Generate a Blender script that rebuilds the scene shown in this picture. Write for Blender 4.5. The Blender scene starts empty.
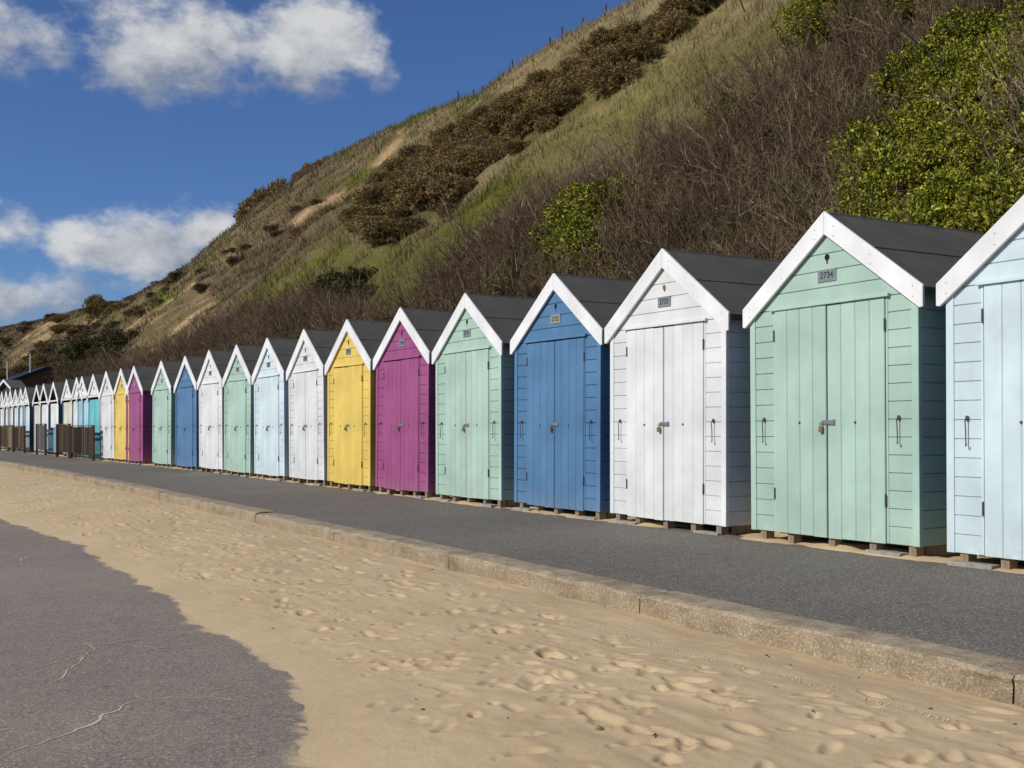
import bpy, bmesh, math, random
import numpy as np
from mathutils import Vector, Matrix, Quaternion

random.seed(7); rng = np.random.default_rng(7)
scene = bpy.context.scene
COL = scene.collection
R = math.radians

# ------------------------------------------------------------------ camera
TH = R(30.6); ST, CT = math.sin(TH), math.cos(TH)
FPX = 1100.0; HY = 429.0; CAMZ = 0.96
cam_d = bpy.data.cameras.new('camera'); cam = bpy.data.objects.new('camera', cam_d); COL.objects.link(cam)
cam.location = (0, 0, CAMZ); cam.rotation_euler = (R(90), 0, -TH)
cam_d.sensor_width = 36; cam_d.lens = FPX / 1024 * 36; cam_d.shift_y = (HY - 384) / 1024
cam_d.clip_start = 0.05; cam_d.clip_end = 5000
scene.camera = cam

def project(P):
    P = np.asarray(P, float)
    lat = P[..., 0] * CT - P[..., 1] * ST
    Z = P[..., 0] * ST + P[..., 1] * CT
    Zs = np.where(Z > 0.2, Z, 0.2)
    return 512 + FPX * lat / Zs, HY - FPX * (P[..., 2] - CAMZ) / Zs, Z

def on_level(px, py, z):
    Z = (CAMZ - z) * FPX / (py - HY); lat = (px - 512) * Z / FPX
    return lat * CT + Z * ST, -lat * ST + Z * CT

# the promenade bends gently: s runs along it, D across it
_sg = np.arange(-40, 620, 0.25)
_ph = R(2.0) * np.clip((_sg - 20) / 10, 0, 1)
_cx = np.concatenate([[0], np.cumsum(-np.sin(_ph[:-1]) * 0.25)])
_cy = np.concatenate([[0], np.cumsum(np.cos(_ph[:-1]) * 0.25)]) - 40
def bend(s): return np.interp(s, _sg, _ph)
def to_xy(s, D):
    s = np.asarray(s, float); D = np.asarray(D, float)
    ph = bend(s)
    return np.interp(s, _sg, _cx) + D * np.cos(ph), np.interp(s, _sg, _cy) + D * np.sin(ph)

# ------------------------------------------------------------------ noise
def _hash(ix, iy, seed):
    h = (ix.astype(np.int64) * 374761393 + iy.astype(np.int64) * 668265263 + seed * 1442695041) & 0xFFFFFFFF
    h = ((h ^ (h >> 13)) * 1274126177) & 0xFFFFFFFF
    return ((h ^ (h >> 16)) & 0xFFFF) / 65535.0
def vnoise(x, y, seed=0):
    ix = np.floor(x); iy = np.floor(y); fx = x - ix; fy = y - iy
    fx = fx * fx * fx * (fx * (fx * 6 - 15) + 10); fy = fy * fy * fy * (fy * (fy * 6 - 15) + 10)
    a = _hash(ix, iy, seed); b = _hash(ix + 1, iy, seed); c = _hash(ix, iy + 1, seed); d = _hash(ix + 1, iy + 1, seed)
    return (a * (1 - fx) + b * fx) * (1 - fy) + (c * (1 - fx) + d * fx) * fy - 0.5
def fbm(x, y, seed=0, o=4):
    t = 0; a = 1.0
    for k in range(o):
        t = t + a * vnoise(x * 2 ** k + 13.7 * k, y * 2 ** k - 7.1 * k, seed + k); a *= 0.5
    return t
def sstep(a, b, x):
    t = np.clip((x - a) / (b - a), 0, 1); return t * t * (3 - 2 * t)
def inpoly(px, py, poly):
    r = np.zeros(px.shape, bool); n = len(poly); j = n - 1
    for i in range(n):
        xi, yi = poly[i]; xj, yj = poly[j]
        if yi != yj:
            r ^= ((yi > py) != (yj > py)) & (px < (xj - xi) * (py - yi) / (yj - yi) + xi)
        j = i
    return r

# ------------------------------------------------------------------ materials
class Mat:
    def __init__(s, name, rough=0.7, spec=0.3):
        s.m = bpy.data.materials.new(name); s.m.use_nodes = True
        s.t = s.m.node_tree; s.b = s.t.nodes['Principled BSDF']
        s.b.inputs['Roughness'].default_value = rough
        s.b.inputs['Specular IOR Level'].default_value = spec
    def n(s, typ, **kw):
        nd = s.t.nodes.new(typ)
        for k, v in kw.items():
            if k.startswith('_'): setattr(nd, k[1:], v)
            else: nd.inputs[k.replace('__', ' ')].default_value = v
        return nd
    def l(s, a, b): s.t.links.new(a, b)
    def coord(s, kind='Object', scale=(1, 1, 1)):
        tc = s.n('ShaderNodeTexCoord'); mp = s.n('ShaderNodeMapping'); mp.inputs['Scale'].default_value = scale
        s.l(tc.outputs[kind], mp.inputs['Vector']); return mp.outputs['Vector']
    def noise(s, vec, scale, detail=4, rough=0.55):
        nd = s.n('ShaderNodeTexNoise', Scale=scale, Detail=detail, Roughness=rough); s.l(vec, nd.inputs['Vector']); return nd.outputs['Fac']
    def ramp(s, fac, stops):
        r = s.n('ShaderNodeValToRGB'); e = r.color_ramp.elements
        while len(e) < len(stops): e.new(0.5)
        for el, (p, c) in zip(e, stops):
            el.position = p; el.color = (*c, 1) if len(c) == 3 else c
        s.l(fac, r.inputs['Fac']); return r.outputs['Color']
    def mix(s, fac, a, b, mode='MIX'):
        m = s.n('ShaderNodeMix', _data_type='RGBA', _blend_type=mode)
        for sock, v in ((m.inputs[0], fac), (m.inputs[6], a), (m.inputs[7], b)):
            if hasattr(v, 'links'): s.l(v, sock)
            elif isinstance(v, (int, float)): sock.default_value = v
            else: sock.default_value = (*v, 1)
        return m.outputs[2]
    def base(s, sock):
        if hasattr(sock, 'links'): s.l(sock, s.b.inputs['Base Color'])
        else: s.b.inputs['Base Color'].default_value = (*sock, 1)
        return s
    def bump(s, h, strength=0.3, dist=0.01):
        b = s.n('ShaderNodeBump', Strength=strength, Distance=dist); s.l(h, b.inputs['Height']); s.l(b.outputs['Normal'], s.b.inputs['Normal'])
        return s

def paint(name, c, worn=0.5, rough=0.42):
    m = Mat(name, rough, 0.35)
    oi = m.n('ShaderNodeObjectInfo')
    v = m.coord('Object'); v2 = m.coord('Object', (9, 9, 0.7)); v3 = m.coord('Object', (3, 3, 60))
    big = m.noise(v, 1.7, 4); streak = m.noise(v2, 2.0, 5, 0.65); chip = m.noise(v, 38, 3, 0.6)
    dark = tuple(x * 0.80 for x in c); light = tuple(min(0.86, x * 1.07 + 0.012) for x in c)
    col = m.mix(m.ramp(big, [(0.3, (0, 0, 0)), (0.7, (1, 1, 1))]), dark, light)
    stain = m.ramp(streak, [(0.52, (0, 0, 0)), (0.80, (1, 1, 1))])
    col = m.mix(m.mix(0.45 * worn, (0, 0, 0), stain), col, tuple(x * 0.6 + y for x, y in zip(c, (0.07, 0.055, 0.03))))
    ch = m.ramp(chip, [(0.735, (0, 0, 0)), (0.76, (1, 1, 1))])
    col = m.mix(m.mix(0.55 * worn, (0, 0, 0), ch), col, (0.26, 0.22, 0.17))
    # sand and grit thrown up against the bottom boards
    tz = m.n('ShaderNodeSeparateXYZ'); m.l(v, tz.inputs[0]); hz = m.n('ShaderNodeMapRange', From__Min=0.0, From__Max=0.24, To__Min=1.0, To__Max=0.0); m.l(tz.outputs[2], hz.inputs['Value'])
    spl = m.noise(v, 24, 6, 0.75); sm = m.n('ShaderNodeMath', _operation='MULTIPLY'); m.l(hz.outputs[0], sm.inputs[0]); m.l(m.ramp(spl, [(0.40, (0, 0, 0)), (0.72, (1, 1, 1))]), sm.inputs[1])
    col = m.mix(m.mix(0.75 * worn, (0, 0, 0), sm.outputs[0]), col, (0.40, 0.31, 0.20))
    ge = m.n('ShaderNodeNewGeometry'); bi = m.n('ShaderNodeMapRange', To__Min=0.93, To__Max=1.04); m.l(ge.outputs['Random Per Island'], bi.inputs['Value'])
    cb = m.n('ShaderNodeCombineXYZ'); [m.l(bi.outputs[0], cb.inputs[i]) for i in range(3)]; col = m.mix(1.0, col, cb.outputs[0], 'MULTIPLY')
    # every hut has weathered a little differently
    hv = m.n('ShaderNodeHueSaturation'); mr = m.n('ShaderNodeMapRange', To__Min=0.95, To__Max=1.03)
    m.l(oi.outputs['Random'], mr.inputs['Value']); m.l(mr.outputs[0], hv.inputs['Value']); m.l(col, hv.inputs['Color'])
    m.base(hv.outputs['Color'])
    m.l(m.ramp(big, [(0.2, (rough - .08,) * 3), (0.8, (rough + .16,) * 3)]), m.b.inputs['Roughness'])
    m.bump(m.noise(m.coord('Object', (1, 1, 1)), 60, 5, 0.7), 0.18, 0.002)
    return m.m

def metal(name, c, rough=0.4):
    m = Mat(name, rough, 0.5); m.b.inputs['Metallic'].default_value = 0.75
    v = m.coord('Object'); m.base(m.ramp(m.noise(v, 40, 4), [(0.3, tuple(x * .55 for x in c)), (0.7, c)])); return m.m
def plain(name, a, b, scale=8, rough=0.8, stretch=(1, 1, 1), bs=0.3, bd=0.004):
    m = Mat(name, rough, 0.25); v = m.coord('Object', stretch); f = m.noise(v, scale, 6, 0.62)
    m.base(m.ramp(f, [(0.3, a), (0.7, b)])); m.bump(f, bs, bd); return m.m

def leafmat(name, stops, rough=0.5, spec=0.4):
    m = Mat(name, rough, spec); ge = m.n('ShaderNodeNewGeometry'); oi = m.n('ShaderNodeObjectInfo')
    c = m.ramp(ge.outputs['Random Per Island'], stops)
    hv = m.n('ShaderNodeHueSaturation'); mr = m.n('ShaderNodeMapRange', To__Min=0.78, To__Max=1.22); m.l(oi.outputs['Random'], mr.inputs['Value'])
    m.l(mr.outputs[0], hv.inputs['Value']); m.l(c, hv.inputs['Color']); m.base(hv.outputs['Color']); return m.m
P = {
 'pale blue': paint('pale_blue_paint', (0.63, 0.745, 0.775)),
 'mint': paint('mint_green_paint', (0.405, 0.56, 0.468)),
 'white': paint('white_paint', (0.735, 0.745, 0.735), 0.3),
 'blue': paint('blue_paint', (0.082, 0.196, 0.352)),
 'magenta': paint('magenta_paint', (0.325, 0.072, 0.205)),
 'yellow': paint('yellow_paint', (0.76, 0.55, 0.115)),
 'turquoise': paint('turquoise_paint', (0.15, 0.50, 0.56)),
 'light blue': paint('light_blue_paint', (0.40, 0.62, 0.74)),
 'cream': paint('cream_paint', (0.66, 0.64, 0.52)),
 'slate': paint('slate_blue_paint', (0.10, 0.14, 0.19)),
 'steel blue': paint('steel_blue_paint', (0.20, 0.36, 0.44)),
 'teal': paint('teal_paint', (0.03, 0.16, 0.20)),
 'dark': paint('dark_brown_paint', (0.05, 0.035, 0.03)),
}
M_BARGE = paint('white_bargeboard_paint', (0.79, 0.79, 0.785), 0.35)
M_STEEL = metal('galvanised_steel', (0.42, 0.42, 0.41), 0.45)
M_RUST = metal('rusty_iron', (0.17, 0.14, 0.12), 0.65)
M_BRASS = metal('brass', (0.42, 0.32, 0.16), 0.4)
M_PLATE = plain('grey_plate', (0.16, 0.18, 0.20), (0.25, 0.28, 0.31), 60, 0.5)
M_PLATE_TAN = plain('weathered_brass_plate', (0.24, 0.22, 0.18), (0.34, 0.31, 0.25), 60)
M_INK = plain('black_lettering', (0.02, 0.02, 0.025), (0.035, 0.035, 0.04), 20)
M_HOLE = plain('dark_hole', (0.006, 0.006, 0.006), (0.012, 0.012, 0.012), 20)
M_TIMBER = plain('bare_timber', (0.17, 0.12, 0.075), (0.33, 0.25, 0.16), 6, 0.85, (8, 8, 1))
M_SCREEN = leafmat('brown_weathered_timber', [(0, (0.022, 0.014, 0.009)), (0.5, (0.060, 0.038, 0.024)), (0.8, (0.11, 0.074, 0.047)), (1, (0.20, 0.145, 0.10))], 0.85, 0.15)
M_SCREEN_GREY = leafmat('grey_weathered_timber', [(0, (0.035, 0.033, 0.03)), (0.5, (0.09, 0.085, 0.075)), (1, (0.22, 0.21, 0.19))], 0.85, 0.15)
M_BROWNWALL = plain('brown_boarded_wall', (0.10, 0.048, 0.040), (0.15, 0.075, 0.06), 5, 0.8, (6, 6, 0.5))
M_NAVY = plain('navy_roof_edge', (0.010, 0.014, 0.026), (0.02, 0.026, 0.042), 10, 0.6)
M_FLUE = plain('pale_pipe', (0.45, 0.45, 0.43), (0.62, 0.62, 0.6), 6, 0.5)
M_SLAB = plain('concrete_slab', (0.22, 0.20, 0.17), (0.40, 0.36, 0.30), 14, 0.9)
M_GREENBOX = plain('mint_plastic', (0.22, 0.42, 0.33), (0.27, 0.48, 0.38), 5, 0.5)

def felt():
    m = Mat('roofing_felt', 0.92, 0.2); v = m.coord('Object')
    g = m.noise(v, 260, 3, 0.7); b = m.noise(v, 2.3, 4); st = m.noise(m.coord('Object', (1, 6, 1)), 3, 4)
    c = m.ramp(g, [(0.30, (0.058, 0.055, 0.049)), (0.55, (0.130, 0.123, 0.109)), (0.78, (0.29, 0.275, 0.245))])
    c = m.mix(0.6, c, m.ramp(b, [(0.3, (0.62, 0.62, 0.64)), (0.7, (1.15, 1.12, 1.08))]), 'MULTIPLY')
    c = m.mix(m.mix(0.35, (0, 0, 0), m.ramp(st, [(0.55, (0, 0, 0)), (0.75, (1, 1, 1))])), c, (0.085, 0.08, 0.065))
    m.base(c); m.bump(m.mix(0.45, g, m.noise(m.coord('Object', (2.2, .7, 2.2)), 3.2, 4)), 0.6, 0.012); return m.m
M_FELT = felt()

def asphalt(name, lo, mid, hi, dust, dust_amt, scale=1.0, edge=False):
    m = Mat(name, 0.88, 0.25); v = m.coord('Object')
    vo = m.n('ShaderNodeTexVoronoi', Scale=125 * scale); m.l(v, vo.inputs['Vector'])
    sep = m.n('ShaderNodeSeparateColor'); m.l(vo.outputs['Color'], sep.inputs['Color'])
    c = m.ramp(sep.outputs[0], [(0.0, lo), (0.45, mid), (0.82, mid), (0.98, hi)])
    fine = m.noise(v, 190 * scale, 2, 0.6)
    c = m.mix(0.5, c, m.ramp(fine, [(0.3, (0.55, 0.55, 0.55)), (0.7, (1.35, 1.35, 1.35))]), 'MULTIPLY')
    big = m.noise(v, 0.55, 6, 0.6)
    c = m.mix(0.75, c, m.ramp(big, [(0.3, (0.80, 0.80, 0.81)), (0.7, (1.16, 1.15, 1.13))]), 'MULTIPLY')
    mid_n = m.noise(v, 5.5, 5, 0.7)
    d = m.mix(dust_amt, (0, 0, 0), m.ramp(mid_n, [(0.42, (0, 0, 0)), (0.74, (1, 1, 1))]))
    c = m.mix(d, c, dust)
    if edge:
        at = m.n('ShaderNodeAttribute', _attribute_name='tint'); gr = m.noise(v, 300, 2, 0.8)
        mm = m.n('ShaderNodeMath', _operation='MULTIPLY_ADD'); m.l(at.outputs['Fac'], mm.inputs[0]); mm.inputs[1].default_value = 2.2; m.l(gr, mm.inputs[2])
        c = m.mix(m.ramp(mm.outputs[0], [(0.78, (0, 0, 0)), (1.0, (1, 1, 1))]), c, (0.56, 0.425, 0.255))
    m.base(c)
    m.bump(m.mix(0.5, vo.outputs['Distance'], fine), 0.55, 0.006); return m.m
M_PATH = asphalt('path_asphalt', (0.078, 0.071, 0.062), (0.150, 0.135, 0.115), (0.37, 0.335, 0.275), (0.23, 0.20, 0.16), 0.30)
M_PROM = asphalt('worn_asphalt', (0.140, 0.116, 0.096), (0.262, 0.222, 0.184), (0.46, 0.39, 0.30), (0.34, 0.28, 0.21), 0.35, 1.0, True)

def sand(name='dry_sand'):
    m = Mat(name, 0.95, 0.15); v = m.coord('Object')
    a = m.noise(v, 1.1, 6, 0.6); g = m.noise(v, 420, 2, 0.7); d = m.noise(v, 11, 5, 0.7)
    c = m.ramp(a, [(0.3, (0.545, 0.408, 0.238)), (0.7, (0.640, 0.488, 0.294))])
    c = m.mix(0.45, c, m.ramp(g, [(0.25, (0.6, 0.58, 0.55)), (0.75, (1.3, 1.3, 1.32))]), 'MULTIPLY')
    c = m.mix(0.5, c, m.ramp(d, [(0.3, (0.86, 0.85, 0.84)), (0.7, (1.06, 1.06, 1.06))]), 'MULTIPLY')
    m.base(c)
    m.bump(m.mix(0.3, m.noise(v, 26, 5, 0.75), g), 0.55, 0.016); return m.m
M_SAND = sand()

def kerbmat():
    m = Mat('kerb_concrete', 0.9, 0.2); v = m.coord('Object')
    vo = m.n('ShaderNodeTexVoronoi', Scale=130); m.l(v, vo.inputs['Vector'])
    sep = m.n('ShaderNodeSeparateColor'); m.l(vo.outputs['Color'], sep.inputs['Color'])
    c = m.ramp(sep.outputs[1], [(0.0, (0.22, 0.168, 0.108)), (0.5, (0.30, 0.235, 0.155)), (0.92, (0.355, 0.285, 0.19)), (1, (0.46, 0.40, 0.30))])
    st = m.noise(v, 3.0, 7, 0.7)
    c = m.mix(0.9, c, m.ramp(st, [(0.3, (0.55, 0.52, 0.48)), (0.5, (0.95, 0.95, 0.95)), (0.75, (1.3, 1.3, 1.3))]), 'MULTIPLY')
    ge = m.n('ShaderNodeNewGeometry'); sx = m.n('ShaderNodeSeparateXYZ'); m.l(ge.outputs['Normal'], sx.inputs[0])
    lime = m.noise(v, 9, 6, 0.75)
    top = m.mix(m.ramp(lime, [(0.48, (0, 0, 0)), (0.68, (1, 1, 1))]), c, (0.46, 0.37, 0.26))
    c = m.mix(m.ramp(sx.outputs[2], [(0.4, (0, 0, 0)), (0.8, (.8, .8, .8))]), c, top)
    m.base(c); m.bump(m.mix(0.7, vo.outputs['Distance'], st), 0.35, 0.008); return m.m
M_KERB = kerbmat()

def attr_mat(name, rough=0.9, island=0.25, grain=0.0, trans=0.0):
    m = Mat(name, rough, 0.12)
    at = m.n('ShaderNodeAttribute', _attribute_name='tint'); c = at.outputs['Color']
    if island:
        ge = m.n('ShaderNodeNewGeometry'); hv = m.n('ShaderNodeHueSaturation')
        mr = m.n('ShaderNodeMapRange', To__Min=1 - island, To__Max=1 + island); m.l(ge.outputs['Random Per Island'], mr.inputs['Value'])
        m.l(mr.outputs[0], hv.inputs['Value']); m.l(c, hv.inputs['Color']); c = hv.outputs['Color']
    if grain:
        v = m.coord('Object'); f = m.noise(v, 0.9, 8, 0.72); f2 = m.noise(v, 7, 5, 0.7)
        c = m.mix(grain, c, m.ramp(f, [(0.3, (0.5, 0.5, 0.48)), (0.7, (1.45, 1.4, 1.35))]), 'MULTIPLY')
        c = m.mix(grain, c, m.ramp(f2, [(0.3, (0.6, 0.6, 0.58)), (0.7, (1.35, 1.35, 1.3))]), 'MULTIPLY')
        m.bump(f2, 0.8, 0.15)
    m.base(c); return m.m
M_HILL = attr_mat('hill_earth', 0.95, 0, 0.8)
M_GRASS = attr_mat('grass_blades', 0.8, 0.40)

M_LEAF = leafmat('glossy_leaf', [(0, (0.045, 0.060, 0.010)), (0.4, (0.150, 0.168, 0.018)), (0.78, (0.31, 0.305, 0.026)), (1, (0.46, 0.41, 0.05))], 0.55, 0.22)
M_LEAFD = leafmat('dark_leaf', [(0, (0.034, 0.036, 0.013)), (0.6, (0.078, 0.076, 0.026)), (1, (0.13, 0.125, 0.048))], 0.65, 0.15)
M_GORSE = leafmat('gorse_spines', [(0, (0.100, 0.075, 0.030)), (0.4, (0.215, 0.152, 0.064)), (0.8, (0.34, 0.238, 0.110)), (1, (0.19, 0.19, 0.055))], 0.8, 0.15)
M_BLOOM = leafmat('gorse_flower', [(0, (0.36, 0.22, 0.012)), (1, (0.60, 0.40, 0.02))], 0.7, 0.15)
M_TWIG = leafmat('twig_bark', [(0, (0.070, 0.046, 0.028)), (0.5, (0.148, 0.100, 0.061)), (0.85, (0.230, 0.162, 0.102)), (1, (0.38, 0.30, 0.20))], 0.85, 0.12)
M_TWIGO = leafmat('olive_twig', [(0, (0.075, 0.064, 0.032)), (0.6, (0.150, 0.125, 0.058)), (1, (0.24, 0.205, 0.09))], 0.85, 0.12)
M_BARK = plain('dark_bark', (0.018, 0.014, 0.011), (0.05, 0.04, 0.032), 20)

# ------------------------------------------------------------------ mesh helpers
def np_mesh(name, verts, faces, mats=(), mat_idx=None, tint=None, smooth=False):
    """faces: (n,k) int array or list of such arrays"""
    if isinstance(faces, np.ndarray): faces = [faces]
    me = bpy.data.meshes.new(name); verts = np.asarray(verts, np.float32)
    me.vertices.add(len(verts)); me.vertices.foreach_set('co', verts.ravel())
    loops = np.concatenate([f.ravel() for f in faces]).astype(np.int32)
    sizes = np.concatenate([np.full(len(f), f.shape[1]) for f in faces]).astype(np.int32)
    starts = np.concatenate([[0], np.cumsum(sizes)[:-1]]).astype(np.int32)
    me.loops.add(len(loops)); me.loops.foreach_set('vertex_index', loops)
    me.polygons.add(len(sizes)); me.polygons.foreach_set('loop_start', starts)
    for m in mats: me.materials.append(m)
    if mat_idx is not None: me.polygons.foreach_set('material_index', np.asarray(mat_idx, np.int32))
    if smooth: me.polygons.foreach_set('use_smooth', np.ones(len(sizes), bool))
    if tint is not None:
        a = me.attributes.new('tint', 'FLOAT_COLOR', 'POINT')
        a.data.foreach_set('color', np.concatenate([tint, np.ones((len(tint), 1))], 1).astype(np.float32).ravel())
    me.update(calc_edges=True); return me

def link(name, me, parent=None, **props):
    o = bpy.data.objects.new(name, me); COL.objects.link(o)
    if parent is not None: o.parent = parent
    for k, v in props.items(): o[k] = v
    return o
def thing(name, label, cat, loc=(0, 0, 0), rz=0.0, group=None):
    o = bpy.data.objects.new(name, None); o.empty_display_size = 0.2; COL.objects.link(o)
    o.location = loc; o.rotation_euler = (0, 0, rz); o['label'] = label; o['category'] = cat
    if group: o['group'] = group
    return o
def grid_mesh(name, X, Y, Z, mat, tint=None, smooth=True):
    n, m = X.shape; V = np.stack([X, Y, Z], -1).reshape(-1, 3); idx = np.arange(n * m).reshape(n, m)
    F = np.stack([idx[:-1, :-1], idx[1:, :-1], idx[1:, 1:], idx[:-1, 1:]], -1).reshape(-1, 4)
    # make faces look up
    a, b, c = V[F[0, 0]], V[F[0, 1]], V[F[0, 2]]
    if np.cross(b - a, c - a)[2] < 0: F = F[:, ::-1]
    return np_mesh(name, V, F, [mat], None, tint, smooth)

class MB:
    """collects boxes, prisms and tubes for ONE mesh"""
    def __init__(s): s.bm = bmesh.new()
    def poly(s, pts, vec):
        vs = [s.bm.verts.new(p) for p in pts]; vec = Vector(vec)
        ws = [s.bm.verts.new(Vector(p) + vec) for p in pts]
        n = len(pts); s.bm.faces.new(vs); s.bm.faces.new(ws[::-1])
        for i in range(n): s.bm.faces.new((vs[i], ws[i], ws[(i + 1) % n], vs[(i + 1) % n]))
        return s
    def box(s, x0, x1, y0, y1, z0, z1):
        return s.poly([(x0, y0, z0), (x1, y0, z0), (x1, y1, z0), (x0, y1, z0)], (0, 0, z1 - z0))
    def tube(s, pts, r, n=8, r2=None):
        pts = [Vector(p) for p in pts]; rings = []
        for i, p in enumerate(pts):
            d = (pts[min(i + 1, len(pts) - 1)] - pts[max(i - 1, 0)]).normalized()
            u = d.orthogonal().normalized() if i == 0 else (u - d * u.dot(d)).normalized()
            w = d.cross(u); rr = r if r2 is None else r + (r2 - r) * i / (len(pts) - 1)
            rings.append([s.bm.verts.new(p + (u * math.cos(2 * math.pi * k / n) + w * math.sin(2 * math.pi * k / n)) * rr) for k in range(n)])
        for a, b in zip(rings, rings[1:]):
            for k in range(n): s.bm.faces.new((a[k], a[(k + 1) % n], b[(k + 1) % n], b[k]))
        s.bm.faces.new(rings[0][::-1]); s.bm.faces.new(rings[-1]); return s
    def strip(s, prof, xl, xr):
        """profile of (y,z) swept across x, its ends cut to xl(z)/xr(z)"""
        a = [s.bm.verts.new((xl(z), y, z)) for y, z in prof]; b = [s.bm.verts.new((xr(z), y, z)) for y, z in prof]
        for i in range(len(prof) - 1):
            s.bm.faces.new((a[i], b[i], b[i + 1], a[i + 1]))
        return s
    def mesh(s, name, mat, bevel=0.0, seg=1):
        bmesh.ops.recalc_face_normals(s.bm, faces=s.bm.faces)
        if bevel:
            es = [e for e in s.bm.edges if len(e.link_faces) == 2 and e.calc_face_angle(0) > 0.5]
            bmesh.ops.bevel(s.bm, geom=es, offset=bevel, segments=seg, affect='EDGES', clamp_overlap=True)
        me = bpy.data.meshes.new(name); s.bm.to_mesh(me); s.bm.free(); me.materials.append(mat); return me

def text_mesh(txt, size, mat, depth=0.0015):
    cu = bpy.data.curves.new('number', 'FONT'); cu.body = txt; cu.size = size; cu.align_x = 'CENTER'; cu.align_y = 'CENTER'; cu.extrude = depth
    o = bpy.data.objects.new('number_source', cu); COL.objects.link(o)
    bpy.context.view_layer.update()
    me = bpy.data.meshes.new_from_object(o.evaluated_get(bpy.context.evaluated_depsgraph_get()))
    bpy.data.objects.remove(o); bpy.data.curves.remove(cu)
    me.materials.clear(); me.materials.append(mat); me.name = 'number'; return me

# ------------------------------------------------------------------ ground, path, kerb, sand
gm = bpy.data.meshes.new('ground')
gm.from_pydata([(-2500, -2500, -0.45), (2500, -2500, -0.45), (2500, 2500, -0.45), (-2500, 2500, -0.45)], [], [(0, 1, 2, 3)]); gm.materials.append(M_SAND)
link('ground', gm, kind='structure')

def sgrid(a, b, k, base=2.5):
    out = [a]
    while out[-1] < b: out.append(out[-1] + k * max(base, abs(out[-1])))
    return np.array(out)
# lower promenade, worn asphalt
# upper path
S_, D_ = np.meshgrid(np.concatenate([np.arange(-20, 60, 1.0), np.linspace(60, 420, 60)]), np.array([4.28, 4.9, 5.5, 6.1, 6.55, 7.5, 9.0, 10.6]), indexing='ij'); X, Y = to_xy(S_, D_)
Zp = -0.042 * np.clip((6.55 - D_) / 2.25, 0, 1)
link('path', grid_mesh('path', X, Y, Zp, M_PATH, smooth=False), kind='structure')

# kerb: 2.5 m blocks with open joints and chipped edges
kv, kf = [], []
joint0 = 5.34 - 2.51 * 10
prof = np.array([(4.31, -0.5), (4.31, -0.040), (4.29, -0.033), (4.24, -0.033), (4.17, -0.034), (4.10, -0.036), (4.066, -0.042), (4.053, -0.056), (4.050, -0.09), (4.05, -0.16), (4.05, -0.5)])
k = 0
while joint0 + 2.51 * k < 330:
    a = joint0 + 2.51 * k + 0.005; b = a + 2.50; k += 1
    st = 0.05 if b < 26 else (0.25 if b < 70 else 1.25)
    ss = np.linspace(a, b, int(round(2.5 / st)) + 1)
    tilt = random.uniform(-0.004, 0.004); dz = random.uniform(-0.005, 0.004)
    n0 = len(kv); m = len(prof)
    for s in ss:
        e = min(s - a, b - s); endw = 0.006 * max(0, 1 - e / 0.03)
        for j, (d, z) in enumerate(prof):
            amp = 0.0 if j in (0, 10) else (0.017 if 5 <= j <= 8 else 0.006)
            nz = float(fbm(np.array([s * 3.1]), np.array([j * 0.6 + 3]), 5, 4)[0]) * amp
            ch = max(0, float(vnoise(np.array([s * 1.7]), np.array([0.5]), 9)[0]) - 0.26) * 0.05 if 5 <= j <= 7 else 0
            dd = d + (nz + ch + (endw if 5 <= j <= 9 else 0)); zz = z + nz * 0.8 + dz + tilt * (s - a) - ch * 0.9 - (endw if 1 <= j <= 7 else 0)
            x, y = to_xy(s, dd); kv.append((float(x), float(y), zz))
    L = len(ss)
    for i in range(L - 1):
        for j in range(m - 1):
            p = n0 + i * m + j; kf.append((p, p + 1, p + m + 1, p + m))
    c0 = [n0 + j for j in range(m)]; c1 = [n0 + (L - 1) * m + j for j in range(m)]
    kf.append(tuple(c0[::-1])); kf.append(tuple(c1))
kme = bpy.data.meshes.new('kerb'); kme.from_pydata(kv, [], kf); kme.materials.append(M_KERB)
bmk = bmesh.new(); bmk.from_mesh(kme); bmesh.ops.recalc_face_normals(bmk, faces=bmk.faces); bmk.to_mesh(kme); bmk.free()
link('kerb', kme, kind='structure')

# blown sand lying against the kerb; its edge is where it thins out on the asphalt
edge_px = [(0, 519), (42, 532), (82, 547), (132, 575), (165, 597), (200, 622), (235, 640), (280, 667), (302, 690), (310, 702), (307, 730), (307, 750), (325, 768)]
eX, eY = zip(*[on_level(a, b, -0.29) for a, b in edge_px])
eo = np.argsort(eY); eYs = np.array(eY)[eo]; eXs = np.array(eX)[eo]
def sand_edge(s):
    b = np.interp(s, np.concatenate([[-20, 2.6], eYs, [24, 60, 420]]), np.concatenate([[1.0, 1.3], eXs, [1.45, 1.2, 1.0]]))
    return b + 0.10 * fbm(s * 1.7, s * 0 + 1.5, 3, 5) + 0.016 * fbm(s * 14, s * 0 + 4.5, 8, 3)
# lower promenade, worn asphalt, with sand dusted over it near the drift
S_, D_ = np.meshgrid(np.concatenate([np.linspace(-20, 1.9, 12), np.arange(2, 26, 0.05), np.linspace(26.2, 420, 80)]), np.concatenate([np.linspace(-9, -0.6, 10), np.arange(-0.5, 2.6, 0.045), [3.2, 4.2]]), indexing='ij'); X, Y = to_xy(S_, D_)
de = sand_edge(S_) - D_
dust = np.clip(0.5 * np.exp(-np.maximum(de, 0) / 0.03) * (0.6 + 1.3 * fbm(S_ * 7, D_ * 9, 17, 4)) + 0.16 * np.exp(-np.maximum(de, 0) / 0.30) * np.clip(2.2 * fbm(S_ * 2.6, D_ * 3.4, 19, 5), 0, 1), 0, 0.95)
link('promenade', grid_mesh('promenade', X, Y, np.full_like(X, -0.29), M_PROM, np.repeat(dust.reshape(-1, 1), 3, 1), smooth=False), kind='structure')
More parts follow.
